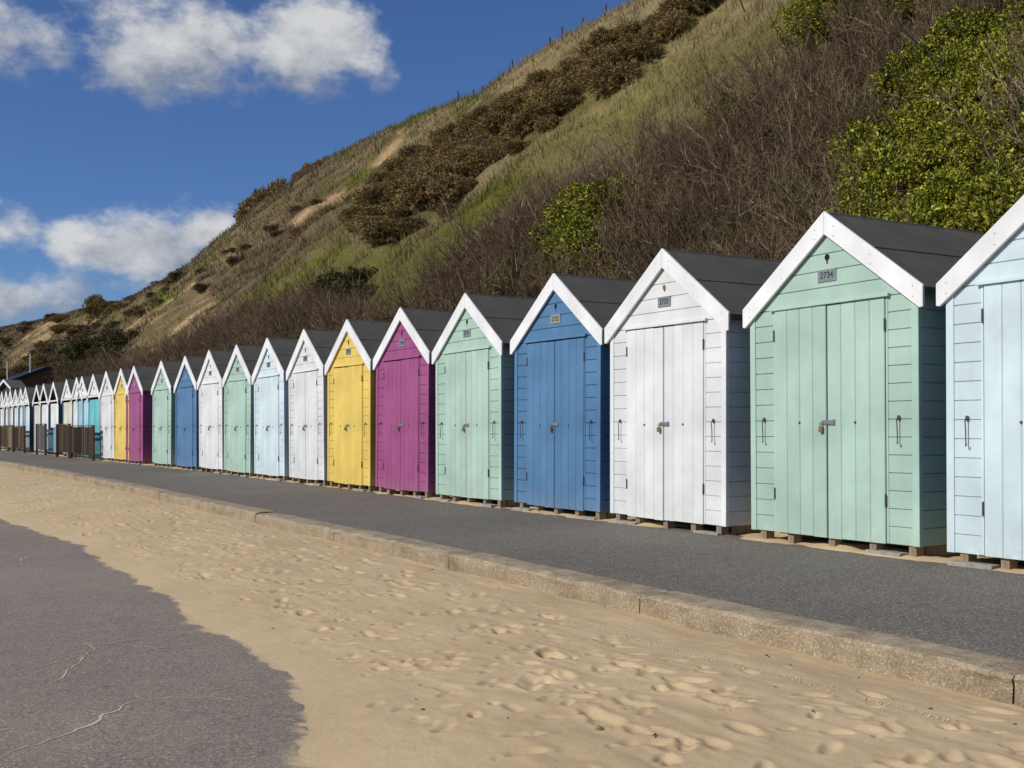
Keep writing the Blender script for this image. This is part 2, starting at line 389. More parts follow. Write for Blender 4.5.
def sand_base(s, D):
    d = D - sand_edge(s)
    z = -0.29 + 0.150 * (1 - np.exp(-np.maximum(d, 0) / 0.95)) + np.minimum(d, 0) * 0.09
    w = sstep(0.02, 0.6, d)
    z = z + w * (0.018 * fbm(s * 0.9, D * 1.3, 21, 4) + 0.008 * fbm(s * 2.8 + D * 1.2, D * 4.2, 31, 3))
    kz = sstep(3.45, 3.98, D); z = z * (1 - kz) + kz * (-0.166 + 0.016 * fbm(s * 1.9, D * 3, 23, 4))
    return z, d, w
ss = sgrid(0.3, 90, 0.0034, 3.2); dg = np.arange(0.75, 4.075, 0.0135)
S_, D_ = np.meshgrid(ss, dg, indexing='ij'); Zs, dd, wv = sand_base(S_, D_)
Zs += 0.0045 * fbm(S_ * 3.0 + 2.5 * D_, D_ * 15, 43, 3) * wv + 0.0065 * fbm(S_ * 6 + 1.5 * D_, D_ * 10, 41, 5) * wv * (0.5 + fbm(S_ * 0.7, D_ * 0.9, 77, 2))
fr = np.random.default_rng(11)
nf = 0
walks = []
for w in range(24):                      # people walked along here: trails of prints
    s0 = fr.uniform(2.2, 18); D0 = fr.uniform(2.0, 3.75) if fr.random() < 0.8 else fr.uniform(1.9, 2.6); ang = fr.normal(0, 0.35) + (math.pi if fr.random() < 0.5 else 0)
    for k in range(fr.integers(5, 12)):
        side = 0.09 if k % 2 else -0.09
        walks.append((s0 + math.cos(ang) * 0.62 * k - math.sin(ang) * side, D0 + math.sin(ang) * 0.62 * k + math.cos(ang) * side, ang + fr.normal(0, 0.2), fr.uniform(0.8, 1.1), fr.uniform(0.4, 0.85)))
for q in range(1100):
    walks.append((fr.uniform(2.2, 26), fr.uniform(1.9, 3.8), fr.uniform(0, 6.28), fr.uniform(0.25, 0.75), fr.uniform(0.35, 1.0)))
for (cs, cd, ang, sz, dp) in walks:
    edge = float(np.interp(cs, eYs, eXs))
    if cd < edge + 0.25 or cd > 3.95: continue
    i0, i1 = np.searchsorted(ss, [cs - 0.34, cs + 0.34]); j0, j1 = np.searchsorted(dg, [cd - 0.34, cd + 0.34])
    if i1 <= i0 or j1 <= j0: continue
    a = S_[i0:i1, j0:j1] - cs; b = D_[i0:i1, j0:j1] - cd
    u = (a * math.cos(ang) + b * math.sin(ang)) / (0.088 * sz); v = (-a * math.sin(ang) + b * math.cos(ang)) / (0.040 * sz * (1 + 0.25 * np.tanh(u * 0)))
    wob = 0.9 * vnoise(a * 16 + cs * 7, b * 16 + cd * 5, 3) + 0.5 * vnoise(a * 37 + cs * 7, b * 37 + cd * 5, 4)
    r2 = u * u + v * v + wob
    Zs[i0:i1, j0:j1] += (-0.021 * 0.95 * np.exp(-(r2 ** 2) * 0.9) + 0.006 * np.exp(-((np.sqrt(np.maximum(r2, 0)) - 1.45) / 0.38) ** 2)) * dp
X, Y = to_xy(S_, D_)
link('sand', grid_mesh('sand', X, Y, Zs, M_SAND), kind='structure')
def sand_z(s, D):
    i = min(max(np.searchsorted(ss, s), 0), len(ss) - 1); j = min(max(np.searchsorted(dg, D), 0), len(dg) - 1); return float(Zs[i, j])

# drift of sand under and in front of the huts
S_, D_ = np.meshgrid(np.arange(0, 60, 0.06), np.arange(6.36, 7.4, 0.04), indexing='ij')
Zd = -0.015 + 0.040 * sstep(6.50, 6.80, D_) * (0.75 + 0.9 * fbm(S_ * 1.6, D_ * 2, 51, 4)) + 0.02 * fbm(S_ * 5, D_ * 6, 52, 3) * sstep(6.45, 6.6, D_)
Zd = Zd - 0.03 * (1 - sstep(6.46, 6.56, D_ + 0.16 * fbm(S_ * 2.1, S_ * 0, 55, 4)))
X, Y = to_xy(S_, D_)
link('sand_drift', grid_mesh('sand_drift', X, Y, Zd, M_SAND), kind='structure')

# sand-filled cracks in the asphalt
def ribbon(pts, w, seed, z=-0.2880):
    P2 = [on_level(px, py, -0.29) for px, py in pts]; out = []
    for (a, b) in zip(P2, P2[1:]):
        n = max(2, int(math.hypot(b[0] - a[0], b[1] - a[1]) / 0.035))
        for i in range(n): out.append((a[0] + (b[0] - a[0]) * i / n, a[1] + (b[1] - a[1]) * i / n))
    out.append(P2[-1]); out = np.array(out); t = np.arange(len(out))
    d = np.gradient(out, axis=0); d /= np.linalg.norm(d, axis=1)[:, None] + 1e-9; nrm = np.stack([-d[:, 1], d[:, 0]], 1)
    out = out + nrm * (0.06 * fbm(t * 0.16, t * 0, seed, 4) + 0.03 * fbm(t * 0.5, t * 0 + 3, seed + 5, 2))[:, None]
    ww = w * np.clip(0.75 + 1.3 * fbm(t * 0.13, t * 0 + 9, seed + 3, 3), 0.42, 1.6) * np.minimum(1, np.minimum(t, t[::-1]) / 5 + 0.05)
    A = out + nrm * ww[:, None]; B = out - nrm * ww[:, None]; n = len(out)
    V = np.concatenate([np.c_[A, np.full(n, z)], np.c_[B, np.full(n, z)]]); i = np.arange(n - 1)
    return V, np.stack([i, i + 1, i + 1 + n, i + n], 1)
vs, fs, off = [], [], 0
for pts, w, sd in [([(0, 760), (55, 740), (83, 727), (110, 715), (138, 702), (175, 697), (210, 697), (240, 699), (285, 692)], 0.0085, 1),
                   ([(138, 702), (128, 695)], 0.008, 2), ([(45, 685), (65, 676), (80, 662), (88, 647), (83, 641)], 0.0085, 3),
                   ([(0, 621), (50, 612), (100, 603)], 0.0045, 4), ([(45, 692), (75, 697)], 0.003, 5), ([(0, 672), (30, 668), (80, 655)], 0.003, 8), ([(110, 643), (160, 648), (200, 641)], 0.003, 9), ([(0, 650), (110, 643), (190, 630)], 0.003, 6), ([(5, 553), (24, 557), (18, 562)], 0.006, 7)]:
    V, F = ribbon(pts, w, sd); vs.append(V); fs.append(F + off); off += len(V)
crk = np_mesh('sand_filled_cracks', np.concatenate(vs), np.concatenate(fs), [plain('crack_fill', (0.46, 0.39, 0.29), (0.62, 0.52, 0.38), 40, 0.95)]); link('sand_filled_cracks', crk, kind='structure')

# strand line of broken shell and grit along the sand
q = np.random.default_rng(3); vs, fs, off = [], [], 0
base_f = np.array([[0, 1, 2], [0, 2, 3], [0, 3, 1], [1, 3, 2]])
for i in range(1100):
    s = 2.4 + 15 * q.random() ** 1.3; D = 3.58 + q.normal(0, 0.022) + 0.02 * math.sin(s * 1.1)
    if float(vnoise(np.array([s * 1.3]), np.array([2.0]), 6)[0]) < -0.04: continue
    r = q.uniform(0.003, 0.009); z = sand_z(s, D)
    p = np.array([[1, 0, -.3], [-.6, .8, -.3], [-.5, -.9, -.3], [0, 0, .45]]) * r * q.uniform(0.6, 1.3, (4, 3)); c, sn = math.cos(i), math.sin(i)
    p = p @ np.array([[c, -sn, 0], [sn, c, 0], [0, 0, 1]]); vs.append(p + [D, s, z + 0.003]); fs.append(base_f + off); off += 4
link('shell_grit', np_mesh('shell_grit', np.concatenate(vs), np.concatenate(fs), [plain('broken_shell', (0.50, 0.40, 0.27), (0.66, 0.56, 0.42), 90)]), kind='stuff',
     label='pale line of broken shell grit running along the sand beside the kerb', category='shell grit')
# dark specks of dried weed
vs, fs, off = [], [], 0
for i in range(48):
    s = 2.3 + 9 * q.random() ** 1.5; D = q.uniform(2.0, 3.95); r = q.uniform(0.003, 0.012); z = sand_z(s, D); a = q.uniform(0, 6.28)
    if D < float(np.interp(s, eYs, eXs)) + 0.15: continue
    p = np.array([[1.8, 0, 0], [-.6, .5, 0], [-1.5, -.3, .1], [0, 0, .7]]) * r * q.uniform(0.6, 1.3, (4, 3)); c, sn = math.cos(a), math.sin(a)
    p = p @ np.array([[c, -sn, 0], [sn, c, 0], [0, 0, 1]]); vs.append(p + [D, s, z + 0.003]); fs.append(base_f + off); off += 4
link('dried_weed', np_mesh('dried_weed', np.concatenate(vs), np.concatenate(fs), [M_BARK]), kind='stuff',
     label='tiny dark scraps of dried seaweed scattered over the sand', category='seaweed')

# ------------------------------------------------------------------ beach huts
HW, HD, BZ = 0.882, 2.1, 0.092        # half width, depth, underside above the path
RP, TAN = 2.600, 0.737               # ridge height above hut base, roof pitch
BH = 2.14; PIT = 0.1345
def board_profile(z0, z1, y, inward):
    """drop-siding: flat boards with a shadow groove at the top of each"""
    p = []; z = z0
    while z < z1 - 1e-4:
        t = min(z + PIT, z1)
        p += [(y, z), (y, t - 0.010), (y + inward * 0.009, t - 0.007), (y + inward * 0.009, t)] if t - z > 0.03 else [(y, z), (y, t)]
        z = t
    return p
G = {}
def geo():
    def inner(z): return (RP - 0.03 - z) / TAN
    # --- wall: front side panels, gable, two side walls, back
    mb = MB()
    for sgn in (-1, 1):
        pr = board_profile(0.0, 1.875, 0.0, 1); a, b = (0.600, 0.826)
        if sgn < 0: mb.strip(pr, lambda z: -b, lambda z: -a)
        else: mb.strip(pr, lambda z: a, lambda z: b)
    pr = board_profile(1.875, RP - 0.05, 0.0, 1)
    mb.strip(pr, lambda z: -min(HW, inner(z)), lambda z: min(HW, inner(z)))
    for sgn in (-1, 1):
        sub = bmesh.new(); tmp = MB(); pr = board_profile(0.0, 1.93, 0.0, 1)
        a = [mb.bm.verts.new((sgn * (HW - y), 0.02, z)) for y, z in pr]; b = [mb.bm.verts.new((sgn * (HW - y), HD, z)) for y, z in pr]
        for i in range(len(pr) - 1): mb.bm.faces.new((a[i], b[i], b[i + 1], a[i + 1]))
        sub.free(); tmp.bm.free()
    mb.poly([(-HW + .015, HD, 0), (HW - .015, HD, 0), (HW - .015, HD, 1.92), (0, HD, RP - .05), (-HW + .015, HD, 1.92)], (0, 0.015, 0))
    mb.box(-HW + .02, HW - .02, 0.02, HD - .01, 0.0, 0.03)                  # floor
    G['wall'] = mb.mesh('wall', P['white'])
    # --- corner boards
    for s_, nm in ((-1, 'cl'), (1, 'cr')):
        x0, x1 = sorted((s_ * (HW + 0.004), s_ * 0.822)); G[nm] = MB().box(x0, x1, -0.010, 0.035, -0.004, 1.86).mesh('corner_board', P['white'], 0.003)
    G['inner_post'] = [MB().box(*(sorted((s_ * 0.604, s_ * 0.584))), -0.006, 0.02, 0.0, 1.862).mesh('door_post', P['white'], 0.002) for s_ in (-1, 1)]
    # --- doors: four V-jointed boards each
    for s_, nm in ((-1, 'dl'), (1, 'dr')):
        mb = MB(); w = 0.1435
        for i in range(4):
            x0 = 0.004 + i * w
            a, b = x0 + 0.0008, x0 + w - 0.0008; v = 0.005
            pts = [(a, 0.012), (a, -0.006), (a + v, -0.012), (b - v, -0.012), (b, -0.006), (b, 0.012)]
            if s_ < 0: pts = [(-x, y) for x, y in pts][::-1]
            mb.poly([(x, y, -0.004 if i else -0.008) for x, y in pts], (0, 0, 1.862))
        G[nm] = mb.mesh('door', P['white'])
    mb = MB().box(-0.628, 0.628, -0.034, -0.001, 1.862, 1.889); G['head'] = mb.mesh('door_head', P['white'], 0.003)
    # --- hinges, knobs, hooks
    G['hinge'] = MB().tube([(0, -0.016, -0.05), (0, -0.016, 0.05)], 0.006, 8).box(-0.010, 0.010, -0.0145, -0.0125, -0.042, 0.042).mesh('hinge', M_RUST)
    G['knob'] = MB().tube([(0, -0.011, 0), (0, -0.022, 0)], 0.011, 10, 0.008).mesh('bolt', M_RUST)
    G['hook'] = MB().box(-0.011, 0.011, -0.016, -0.010, 0.07, 0.105).tube([(0, -0.016, 0.088), (0, -0.034, 0.078), (0, -0.028, 0.0), (0, -0.026, -0.085), (0.004, -0.034, -0.108), (0.012, -0.040, -0.104), (0.017, -0.040, -0.088)], 0.0042, 7).mesh('hook', M_RUST)
    G['hasp'] = MB().box(-0.045, 0.075, -0.026, -0.012, -0.019, 0.019).box(0.064, 0.088, -0.023, -0.0125, -0.024, 0.024).mesh('hasp', M_STEEL, 0.003)
    mb = MB().box(-0.062, -0.024, -0.047, -0.026, -0.078, -0.034)
    mb.tube([(-0.054, -0.036, -0.036), (-0.054, -0.036, -0.012), (-0.049, -0.036, 0.0), (-0.043, -0.036, 0.004), (-0.037, -0.036, 0.0), (-0.032, -0.036, -0.012), (-0.032, -0.036, -0.036)], 0.0042, 7)
    G['padlock'] = mb.mesh('padlock', M_BRASS, 0.003)
    # --- barge boards
    def barge(sg):
        yo, yi = -0.038, -0.012; xe = 0.948; th = 0.186; te = 0.157
        pts = [(0, yo, RP + .009), (sg * xe, yo, RP + .009 - xe * TAN), (sg * xe, yo, RP + .009 - xe * TAN - te), (sg * (xe - 0.03), yo, RP + .009 - (xe - .03) * TAN - th), (0, yo, RP + .009 - th)]
        off = sg * 0.0012; pts = [(x + (off if x == 0 else 0), y, z) for x, y, z in pts]
        mb = MB().poly(pts, (0, yi - yo, 0)); bmesh.ops.recalc_face_normals(mb.bm, faces=mb.bm.faces)
        bmesh.ops.bevel(mb.bm, geom=list(mb.bm.edges), offset=0.003, segments=1, affect='EDGES')
        old = set(mb.bm.faces)
        for x in (0.10, 0.47, 0.86):                                  # nail heads
            for dz in (-0.055, -0.13): mb.tube([(sg * x, -0.0370, RP - x * TAN + dz), (sg * x, -0.0395, RP - x * TAN + dz)], 0.005, 6)
        for f in mb.bm.faces:
            if f not in old: f.material_index = 1
        me = mb.mesh('bargeboard', M_BARGE); me.materials.append(M_STEEL); return me
    G['bl'], G['br'] = barge(-1), barge(1)
    G['batten'] = MB().box(-0.80, 0.80, HD + .016, HD + .05, 1.60, 1.70).mesh('roof_batten', M_TIMBER)
    # --- roof: deck, lower felt and overlapping upper felt, felt turned down at the eaves
    mb = MB(); xe = 0.945; y0, y1 = -0.0115, HD + 0.06
    for sg in (-1, 1):
        def slab(xa, xb, lift, th):
            za, zb = RP - xa * TAN + lift, RP - xb * TAN + lift
            mb.poly([(sg * xa, y0, za), (sg * xb, y0, zb), (sg * xb, y0, zb - th), (sg * xa, y0, za - th)], (0, y1 - y0, 0))
        slab(0.002, xe, -0.008, 0.026); slab(0.002, 0.46, 0.0005, 0.006)
        slab(xe - 0.012, xe + 0.002, -0.003, 0.055)
    mb.tube([(0, y0, RP - .012), (0, y1, RP - .012)], 0.018, 8)
    G['roof'] = mb.mesh('roof', M_FELT)
    mb = MB()
    G['bearer'] = MB().box(-HW + .03, HW - .03, 0.30, 0.40, -0.05, -0.002).mesh('bearer', M_TIMBER)
    G['foot'] = MB().box(-0.034, 0.034, 0.012, 0.11, -BZ - 0.02, -0.001).mesh('foot', M_TIMBER, 0.003)
    G['skirt'] = MB().box(HW - 0.07, HW - 0.02, 0.12, HD - .02, -BZ - .02, -0.002).mesh('side_bearer', M_TIMBER)
    G['slab'] = MB().box(-0.17, 0.17, -0.045, 0.06, -BZ - 0.02, -BZ + 0.032).mesh('slab', M_SLAB, 0.004)
    # --- vents
    G['keyhole'] = MB().tube([(0, -0.0005, 2.243), (0, -0.0025, 2.243)], 0.026, 14).poly([(-0.010, -0.0025, 2.232), (-0.005, -0.0025, 2.188), (0.005, -0.0025, 2.188), (0.010, -0.0025, 2.232)], (0, 0.002, 0)).mesh('vent_hole', M_HOLE)
    G['shell'] = MB().poly([(0, -0.010, 2.195), (0.016, -0.010, 2.21), (0.020, -0.012, 2.235), (0.008, -0.016, 2.262), (-0.008, -0.018, 2.24), (-0.020, -0.012, 2.255), (-0.016, -0.010, 2.22)], (0, 0.009, 0)).mesh('brass_ornament', M_BRASS, 0.002)
    G['plate'] = MB().box(-0.097, 0.097, -0.0075, -0.0005, 2.046, 2.146).mesh('number_plate', M_PLATE, 0.0015)
geo()
def place(name, key, parent, mat=None, loc=(0, 0, 0), rz=0.0):
    me = G[key] if isinstance(key, str) else key
    o = link(name, me, parent); o.location = loc; o.rotation_euler = (0, 0, rz)
    if mat is not None and mat is not me.materials[0]:
        o.material_slots[0].link = 'OBJECT'; o.material_slots[0].material = mat
    return o

HUTGRP = 'painted beach huts in a row'
def hut_pose(s, D=6.675):
    x, y = to_xy(s, D); return (float(x), float(y), 0.0), float(bend(s)) - math.pi / 2
def make_hut(s, colour, label, number=None, detail=True, plate='plate', vent='keyhole', seam=None, ajar=0.0):
    loc, rz = hut_pose(s); hr = random.Random(int(s * 1000))
    t = thing('beach_hut', label, 'beach hut', (loc[0] + hr.uniform(-.012, .012), loc[1], BZ + hr.uniform(-.006, .006)), rz + hr.uniform(-.006, .006), HUTGRP)
    t.rotation_euler[1] = hr.uniform(-.009, .009); t.rotation_euler[0] = hr.uniform(-.007, .007)
    c = P[colour]
    place('wall', 'wall', t, c)
    place('corner_board', 'cl', t, c); place('corner_board', 'cr', t, c)
    for g in G['inner_post']: place('door_post', g, t, c)
    place('roof', 'roof', t)
    for k in ('bl', 'br'): place('bargeboard', k, t)
    place('door_head', 'head', t, c)
    rust = c if colour in ('magenta', 'blue') else None
    for sg, k in ((-1, 'dl'), (1, 'dr')):
        d = place('door', k, t, c)
        d.location = (0, -hr.uniform(0, .006) - (ajar if sg < 0 else 0), hr.uniform(-.010, .004))
        for z in (0.32, 1.65): place('hinge', 'hinge', d, None, (sg * 0.583, 0, z))
        place('bolt', 'knob', d, None, (sg * 0.292, 0, 0.915))
    h = place('hasp', 'hasp', t, None, (0, 0, 0.918)); place('padlock', 'padlock', h)
    for sg in (-1, 1): place('hook', 'hook', t, None if colour != 'yellow' else None, (sg * (0.715 + hr.uniform(-.01, .01)), 0, 0.86))
    for x in (-0.78, -0.42, 0.0, 0.42, 0.79): place('foot', 'foot', t, None, (x + hr.uniform(-.03, .03), 0, 0), hr.uniform(-.05, .05))
    place('bearer', 'bearer', t); place('side_bearer', 'skirt', t); place('roof_batten', 'batten', t)
    for x in ((-0.62, 0.60) if hr.random() < 0.4 else (0.58,)): place('slab', 'slab', t, None, (x + hr.uniform(-.05, .05), hr.uniform(-.02, .02), hr.uniform(-.012, .004)), hr.uniform(-.12, .12))
    v = place('vent_hole' if vent == 'keyhole' else 'brass_ornament', vent, t)
    p = place('number_plate', 'plate', t, M_PLATE_TAN if plate == 'tan' else None)
    if number:
        n = link('number', text_mesh(number, 0.076, M_INK), p); n.rotation_euler = (R(90), 0, 0); n.location = (0, -0.0085, 2.097); n.scale = (0.92, 1, 1)
    if seam:
        link('seam_strip', MB().box(-0.011, 0.011, -0.0150, -0.0125, 0.0, 1.86).mesh('seam_strip', seam), t)
    return t
make_hut(4.285, 'pale blue', 'large pale blue beach hut cut off at the right edge of the picture')
make_hut(6.295, 'mint', 'mint green beach hut with the readable number plate 2734', '2734', ajar=0.004)
make_hut(8.39, 'white', 'white beach hut beside hut 2734, with a small brass ornament under its peak', '2733', vent='shell')
make_hut(10.35, 'blue', 'blue beach hut with a tan number plate, nearer of the two blue ones', '2732', plate='tan')
make_hut(12.40, 'mint', 'mint green beach hut with a bare wood strip down its door joint', '2731', seam=M_TIMBER)
make_hut(14.40, 'magenta', 'magenta beach hut between a yellow hut and a mint hut', '2730')
make_hut(16.40, 'yellow', 'yellow beach hut next to the nearer magenta hut', '2729')
make_hut(18.35, 'white', 'white beach hut between the nearer yellow hut and a pale blue hut', '2728')
make_hut(20.36, 'pale blue', 'pale blue beach hut between a white hut and a mint hut midway along the row', '2727')
make_hut(22.32, 'mint', 'mint green beach hut between a pale blue hut and a smaller looking white hut', '2726')
make_hut(24.20, 'white', 'white beach hut between the farther blue hut and a mint hut', '2725')
make_hut(26.22, 'blue', 'farther blue beach hut between a mint hut and a white hut')
make_hut(28.40, 'mint', 'farthest mint green beach hut, beside the gap before the far purple hut')

# ---- far part of the row, measured along the bent line
_st = np.arange(20, 130, 0.02); _hx, _hy = to_xy(_st, 6.64); _hp = project(np.stack([_hx, _hy, np.full_like(_hx, 2.6)], -1))[0]
def s_at(px): return float(np.interp(-px, -_hp, _st))
make_hut(s_at(133.3), 'magenta', 'farther magenta beach hut with its dark purple side wall in view')
make_hut(s_at(120.2), 'yellow', 'farther yellow beach hut between a white hut and the purple hut')
make_hut(s_at(106.3), 'white', 'white beach hut between the turquoise hut and the farther yellow one')

FW = 0.86
def far_hut(px, front, side, label, gable='white', lower=None, head=True, lift=0.0, open_gable=False):
    s = s_at(px); loc, rz = hut_pose(s, 6.72)
    t = thing('beach_hut', label, 'beach hut', (loc[0], loc[1], BZ + lift), rz, HUTGRP)
    mb = MB()
    for sg in (-1, 1): mb.box(*sorted((sg * FW, sg * (FW - .03))), 0.0, HD, 0, 1.90)
    mb.poly([(-FW + .03, HD - .02, 0), (FW - .03, HD - .02, 0), (FW - .03, HD - .02, 1.9), (0, HD - .02, RP - .06), (-FW + .03, HD - .02, 1.9)], (0, .015, 0))
    mb.box(-FW + .03, FW - .03, 0.01, HD - .03, -0.02, 0.03)
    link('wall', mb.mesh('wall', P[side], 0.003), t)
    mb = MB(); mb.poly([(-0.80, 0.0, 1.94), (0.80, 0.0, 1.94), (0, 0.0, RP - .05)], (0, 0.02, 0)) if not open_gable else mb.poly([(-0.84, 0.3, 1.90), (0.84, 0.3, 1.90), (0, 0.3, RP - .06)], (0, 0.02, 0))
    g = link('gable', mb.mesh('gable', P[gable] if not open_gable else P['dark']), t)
    if not open_gable: link('vent_hole', MB().box(-0.05, 0.05, -0.004, 0.0, 2.10, 2.20).mesh('vent_hole', M_HOLE), g)
    pl = link('front_panel', MB().box(-FW + .035, FW - .035, 0.03, 0.055, 0.03 if lower is None else 0.92, 1.80).mesh('front_panel', P[front], 0.003), t)
    link('frame', MB().box(-0.01, 0.01, 0.022, 0.03, 0.95, 1.79).mesh('frame', P[front]), pl)
    if lower: link('lower_panel', MB().box(-FW - .01, FW + .01, -0.05, 0.02, 0.02, 0.90).mesh('lower_panel', P[lower], 0.006), t)
    link('head_rail', MB().box(-FW, FW, -0.03, 0.0, 1.87, 1.925).mesh('head_rail', P['white'], 0.004), t)
    place('roof', 'roof', t)
    for k in ('bl', 'br'): place('bargeboard', k, t)
    for x in (-0.7, 0.0, 0.7): place('foot', 'foot', t, None, (x, 0, 0))
    return t
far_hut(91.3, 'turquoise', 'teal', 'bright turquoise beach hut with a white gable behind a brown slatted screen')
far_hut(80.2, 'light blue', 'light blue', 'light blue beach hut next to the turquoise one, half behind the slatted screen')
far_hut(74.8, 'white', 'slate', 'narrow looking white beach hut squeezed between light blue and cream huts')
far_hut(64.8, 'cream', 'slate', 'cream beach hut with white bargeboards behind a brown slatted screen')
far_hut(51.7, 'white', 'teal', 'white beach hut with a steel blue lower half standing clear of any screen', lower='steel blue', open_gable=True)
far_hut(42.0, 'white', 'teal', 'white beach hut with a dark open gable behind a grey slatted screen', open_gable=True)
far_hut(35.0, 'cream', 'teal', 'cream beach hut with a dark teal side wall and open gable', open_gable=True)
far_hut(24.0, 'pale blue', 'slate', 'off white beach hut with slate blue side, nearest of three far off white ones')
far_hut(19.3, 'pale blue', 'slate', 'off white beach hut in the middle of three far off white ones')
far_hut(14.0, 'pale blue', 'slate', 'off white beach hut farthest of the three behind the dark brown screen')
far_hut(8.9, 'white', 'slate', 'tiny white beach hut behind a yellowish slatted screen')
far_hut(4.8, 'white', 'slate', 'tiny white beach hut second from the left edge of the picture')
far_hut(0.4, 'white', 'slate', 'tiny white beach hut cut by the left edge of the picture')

# ---- slatted terrace screens in front of far huts
def screen(pa, pb, D, h, mat, label, toprail=True):
    sa = np.arange(25, 130, 0.02); xx, yy = to_xy(sa, D); pp = project(np.stack([xx, yy, xx * 0 + 0.6], -1))[0]
    s0, s1 = [float(np.interp(-p, -pp, sa)) for p in (pb, pa)]
    w = s1 - s0; x, y = to_xy(s0, D); rz = float(bend(s0)) + math.pi / 2          # local x runs along the row
    t = thing('slatted_screen', label, 'screen', (float(x), float(y), 0.13), rz, 'slatted timber screens before the far huts')
    mb = MB(); n = int(w / 0.115)
    for i in range(n):
        a = 0.06 + i * (w - .12) / n; mb.box(a, a + 0.068, 0.02 + random.uniform(0, .006), 0.04, 0.05 + random.uniform(-.015, .015), h + random.uniform(-.02, .02))
    link('slats', mb.mesh('slats', mat), t)
    for a in (0.0, w - 0.07): link('post', MB().box(a, a + 0.07, -0.01, 0.07, -0.14, h + 0.02).mesh('post', mat, .004), t)
    for z in (0.2, h - 0.2): link('rail', MB().box(0.07, w - .07, -0.02, 0.019, z, z + .07).mesh('rail', mat), t)
    if toprail: link('top_rail', MB().box(-0.02, w + .02, -0.015, 0.085, h + 0.021, h + 0.045).mesh('top_rail', M_SCREEN, .003), t)
screen(72, 94.6, 6.42, 0.90, M_SCREEN, 'wide brown slatted screen in front of the turquoise and light blue huts')
screen(58, 70.5, 6.40, 0.96, M_SCREEN, 'brown slatted screen in front of the cream hut')
screen(37.5, 46.5, 6.44, 0.98, M_SCREEN_GREY, 'grey slatted screen beside the hut with the steel blue lower half')
screen(14.5, 25.5, 6.44, 0.92, M_SCREEN, 'dark brown slatted screen in front of three off white huts')
screen(9.0, 13.4, 6.42, 0.95, M_TIMBER, 'yellowish bare timber screen between two darker ones')
screen(0.5, 8.2, 6.42, 0.95, M_SCREEN, 'brown slatted screen at the left edge of the picture')

x, y = to_xy(57.6, 6.25)
bt = thing('storage_box', 'small mint green box on the path before the dark screen', 'box', (float(x), float(y), 0.0), float(bend(60)))
link('tub', MB().box(-.22, .22, -.3, .3, 0.0, 0.30).mesh('tub', M_GREENBOX, .015), bt); link('lid', MB().box(-.24, .24, -.32, .32, 0.302, 0.35).mesh('lid', M_GREENBOX, .012), bt)

# ---- dark building behind the far huts
sB = 86.0; x, y = to_xy(sB, 8.2); zB = 0.0
bd = thing('lodge', 'dark brown building with a navy sloping roof behind the far huts', 'building', (float(x), float(y), 0), float(bend(sB)))
def bz(px_y, Zc): return CAMZ + (HY - px_y) * Zc / FPX
_, _, Zc = project(np.array([x, y, 0.0])); Zc = float(Zc)
def lx(px):                       # offset across the row of the gable wall seen at px
    for d in np.arange(-6, 12, 0.01):
        X2, Y2 = to_xy(sB, 8.2 + d)
        if project(np.array([X2, Y2, 0.0]))[0] > px: return float(d)
xr = lx(56); xl = lx(-22)
zr = bz(363, Zc + xr * .5); zl = bz(393, Zc + xl * .5)
link('wall', MB().poly([(xl, 0, 0), (xr - .08, 0, 0), (xr - .08, 0, zr - .2), (xl, 0, zl - .2)], (0, 12, 0)).mesh('wall', M_BROWNWALL), bd)
link('roof', MB().poly([(xl - .3, -.35, zl - .2), (xr, -.35, zr - .17), (xr, -.35, zr), (xl - .3, -.35, zl)], (0, 12.8, 0)).mesh('roof', M_NAVY), bd)
for p, top in ((8.5, 361), (31.5, 353)):
    d = lx(p); zt = bz(top, Zc + d * .5); zb = zl + (zr - zl) * (d - xl) / (xr - xl)
    link('flue', MB().tube([(d, 0.5, zb - .3), (d, 0.5, zt)], 0.055, 10).mesh('flue', M_FLUE), bd)
# pale gabled porch roof before it
sG = 57.0; X2, Y2 = to_xy(sG, 8.55)
pg = thing('gabled_kiosk', 'dark kiosk with a pale grey gable edge behind the tiny far huts', 'kiosk', (float(X2), float(Y2), 0), float(bend(sG)) - math.pi / 2 + 0.15)
_, _, Zg = project(np.array([X2, Y2, 0.0])); Zg = float(Zg)
za, ze = bz(379.5, Zg), bz(388.5, Zg)
px0 = float(project(np.array([X2, Y2, 0.0]))[0])
for o_ in (pg,):
    # slide along the row until the peak stands at the right spot
    for s_ in np.arange(45, 110, 0.05):
        X2, Y2 = to_xy(s_, 8.9)
        if project(np.array([X2, Y2, 0.0]))[0] < 7.8: break
    o_.location = (float(X2), float(Y2), 0); Zg = float(project(np.array([X2, Y2, 0.0]))[2]); za, ze = bz(379.5, Zg), bz(388.5, Zg)
hw = 1.35
link('wall', MB().poly([(-hw + .1, 0, 0), (hw - .1, 0, 0), (hw - .1, 0, ze - .15), (0, 0, za - .2), (-hw + .1, 0, ze - .15)], (0, .6, 0)).mesh('wall', P['dark']), pg)
for sg in (-1, 1):
    link('bargeboard', MB().poly([(sg * .001, -.25, za), (sg * hw, -.25, ze), (sg * hw, -.25, ze - .14), (sg * .001, -.25, za - .14)], (0, .04, 0)).mesh('bargeboard', P['white'], .003), pg)
    link('roof', MB().poly([(sg * .001, -.20, za - .01), (sg * hw, -.20, ze - .01), (sg * hw, -.20, ze - .09), (sg * .001, -.20, za - .09)], (0, .9, 0)).mesh('roof', M_FELT), pg)

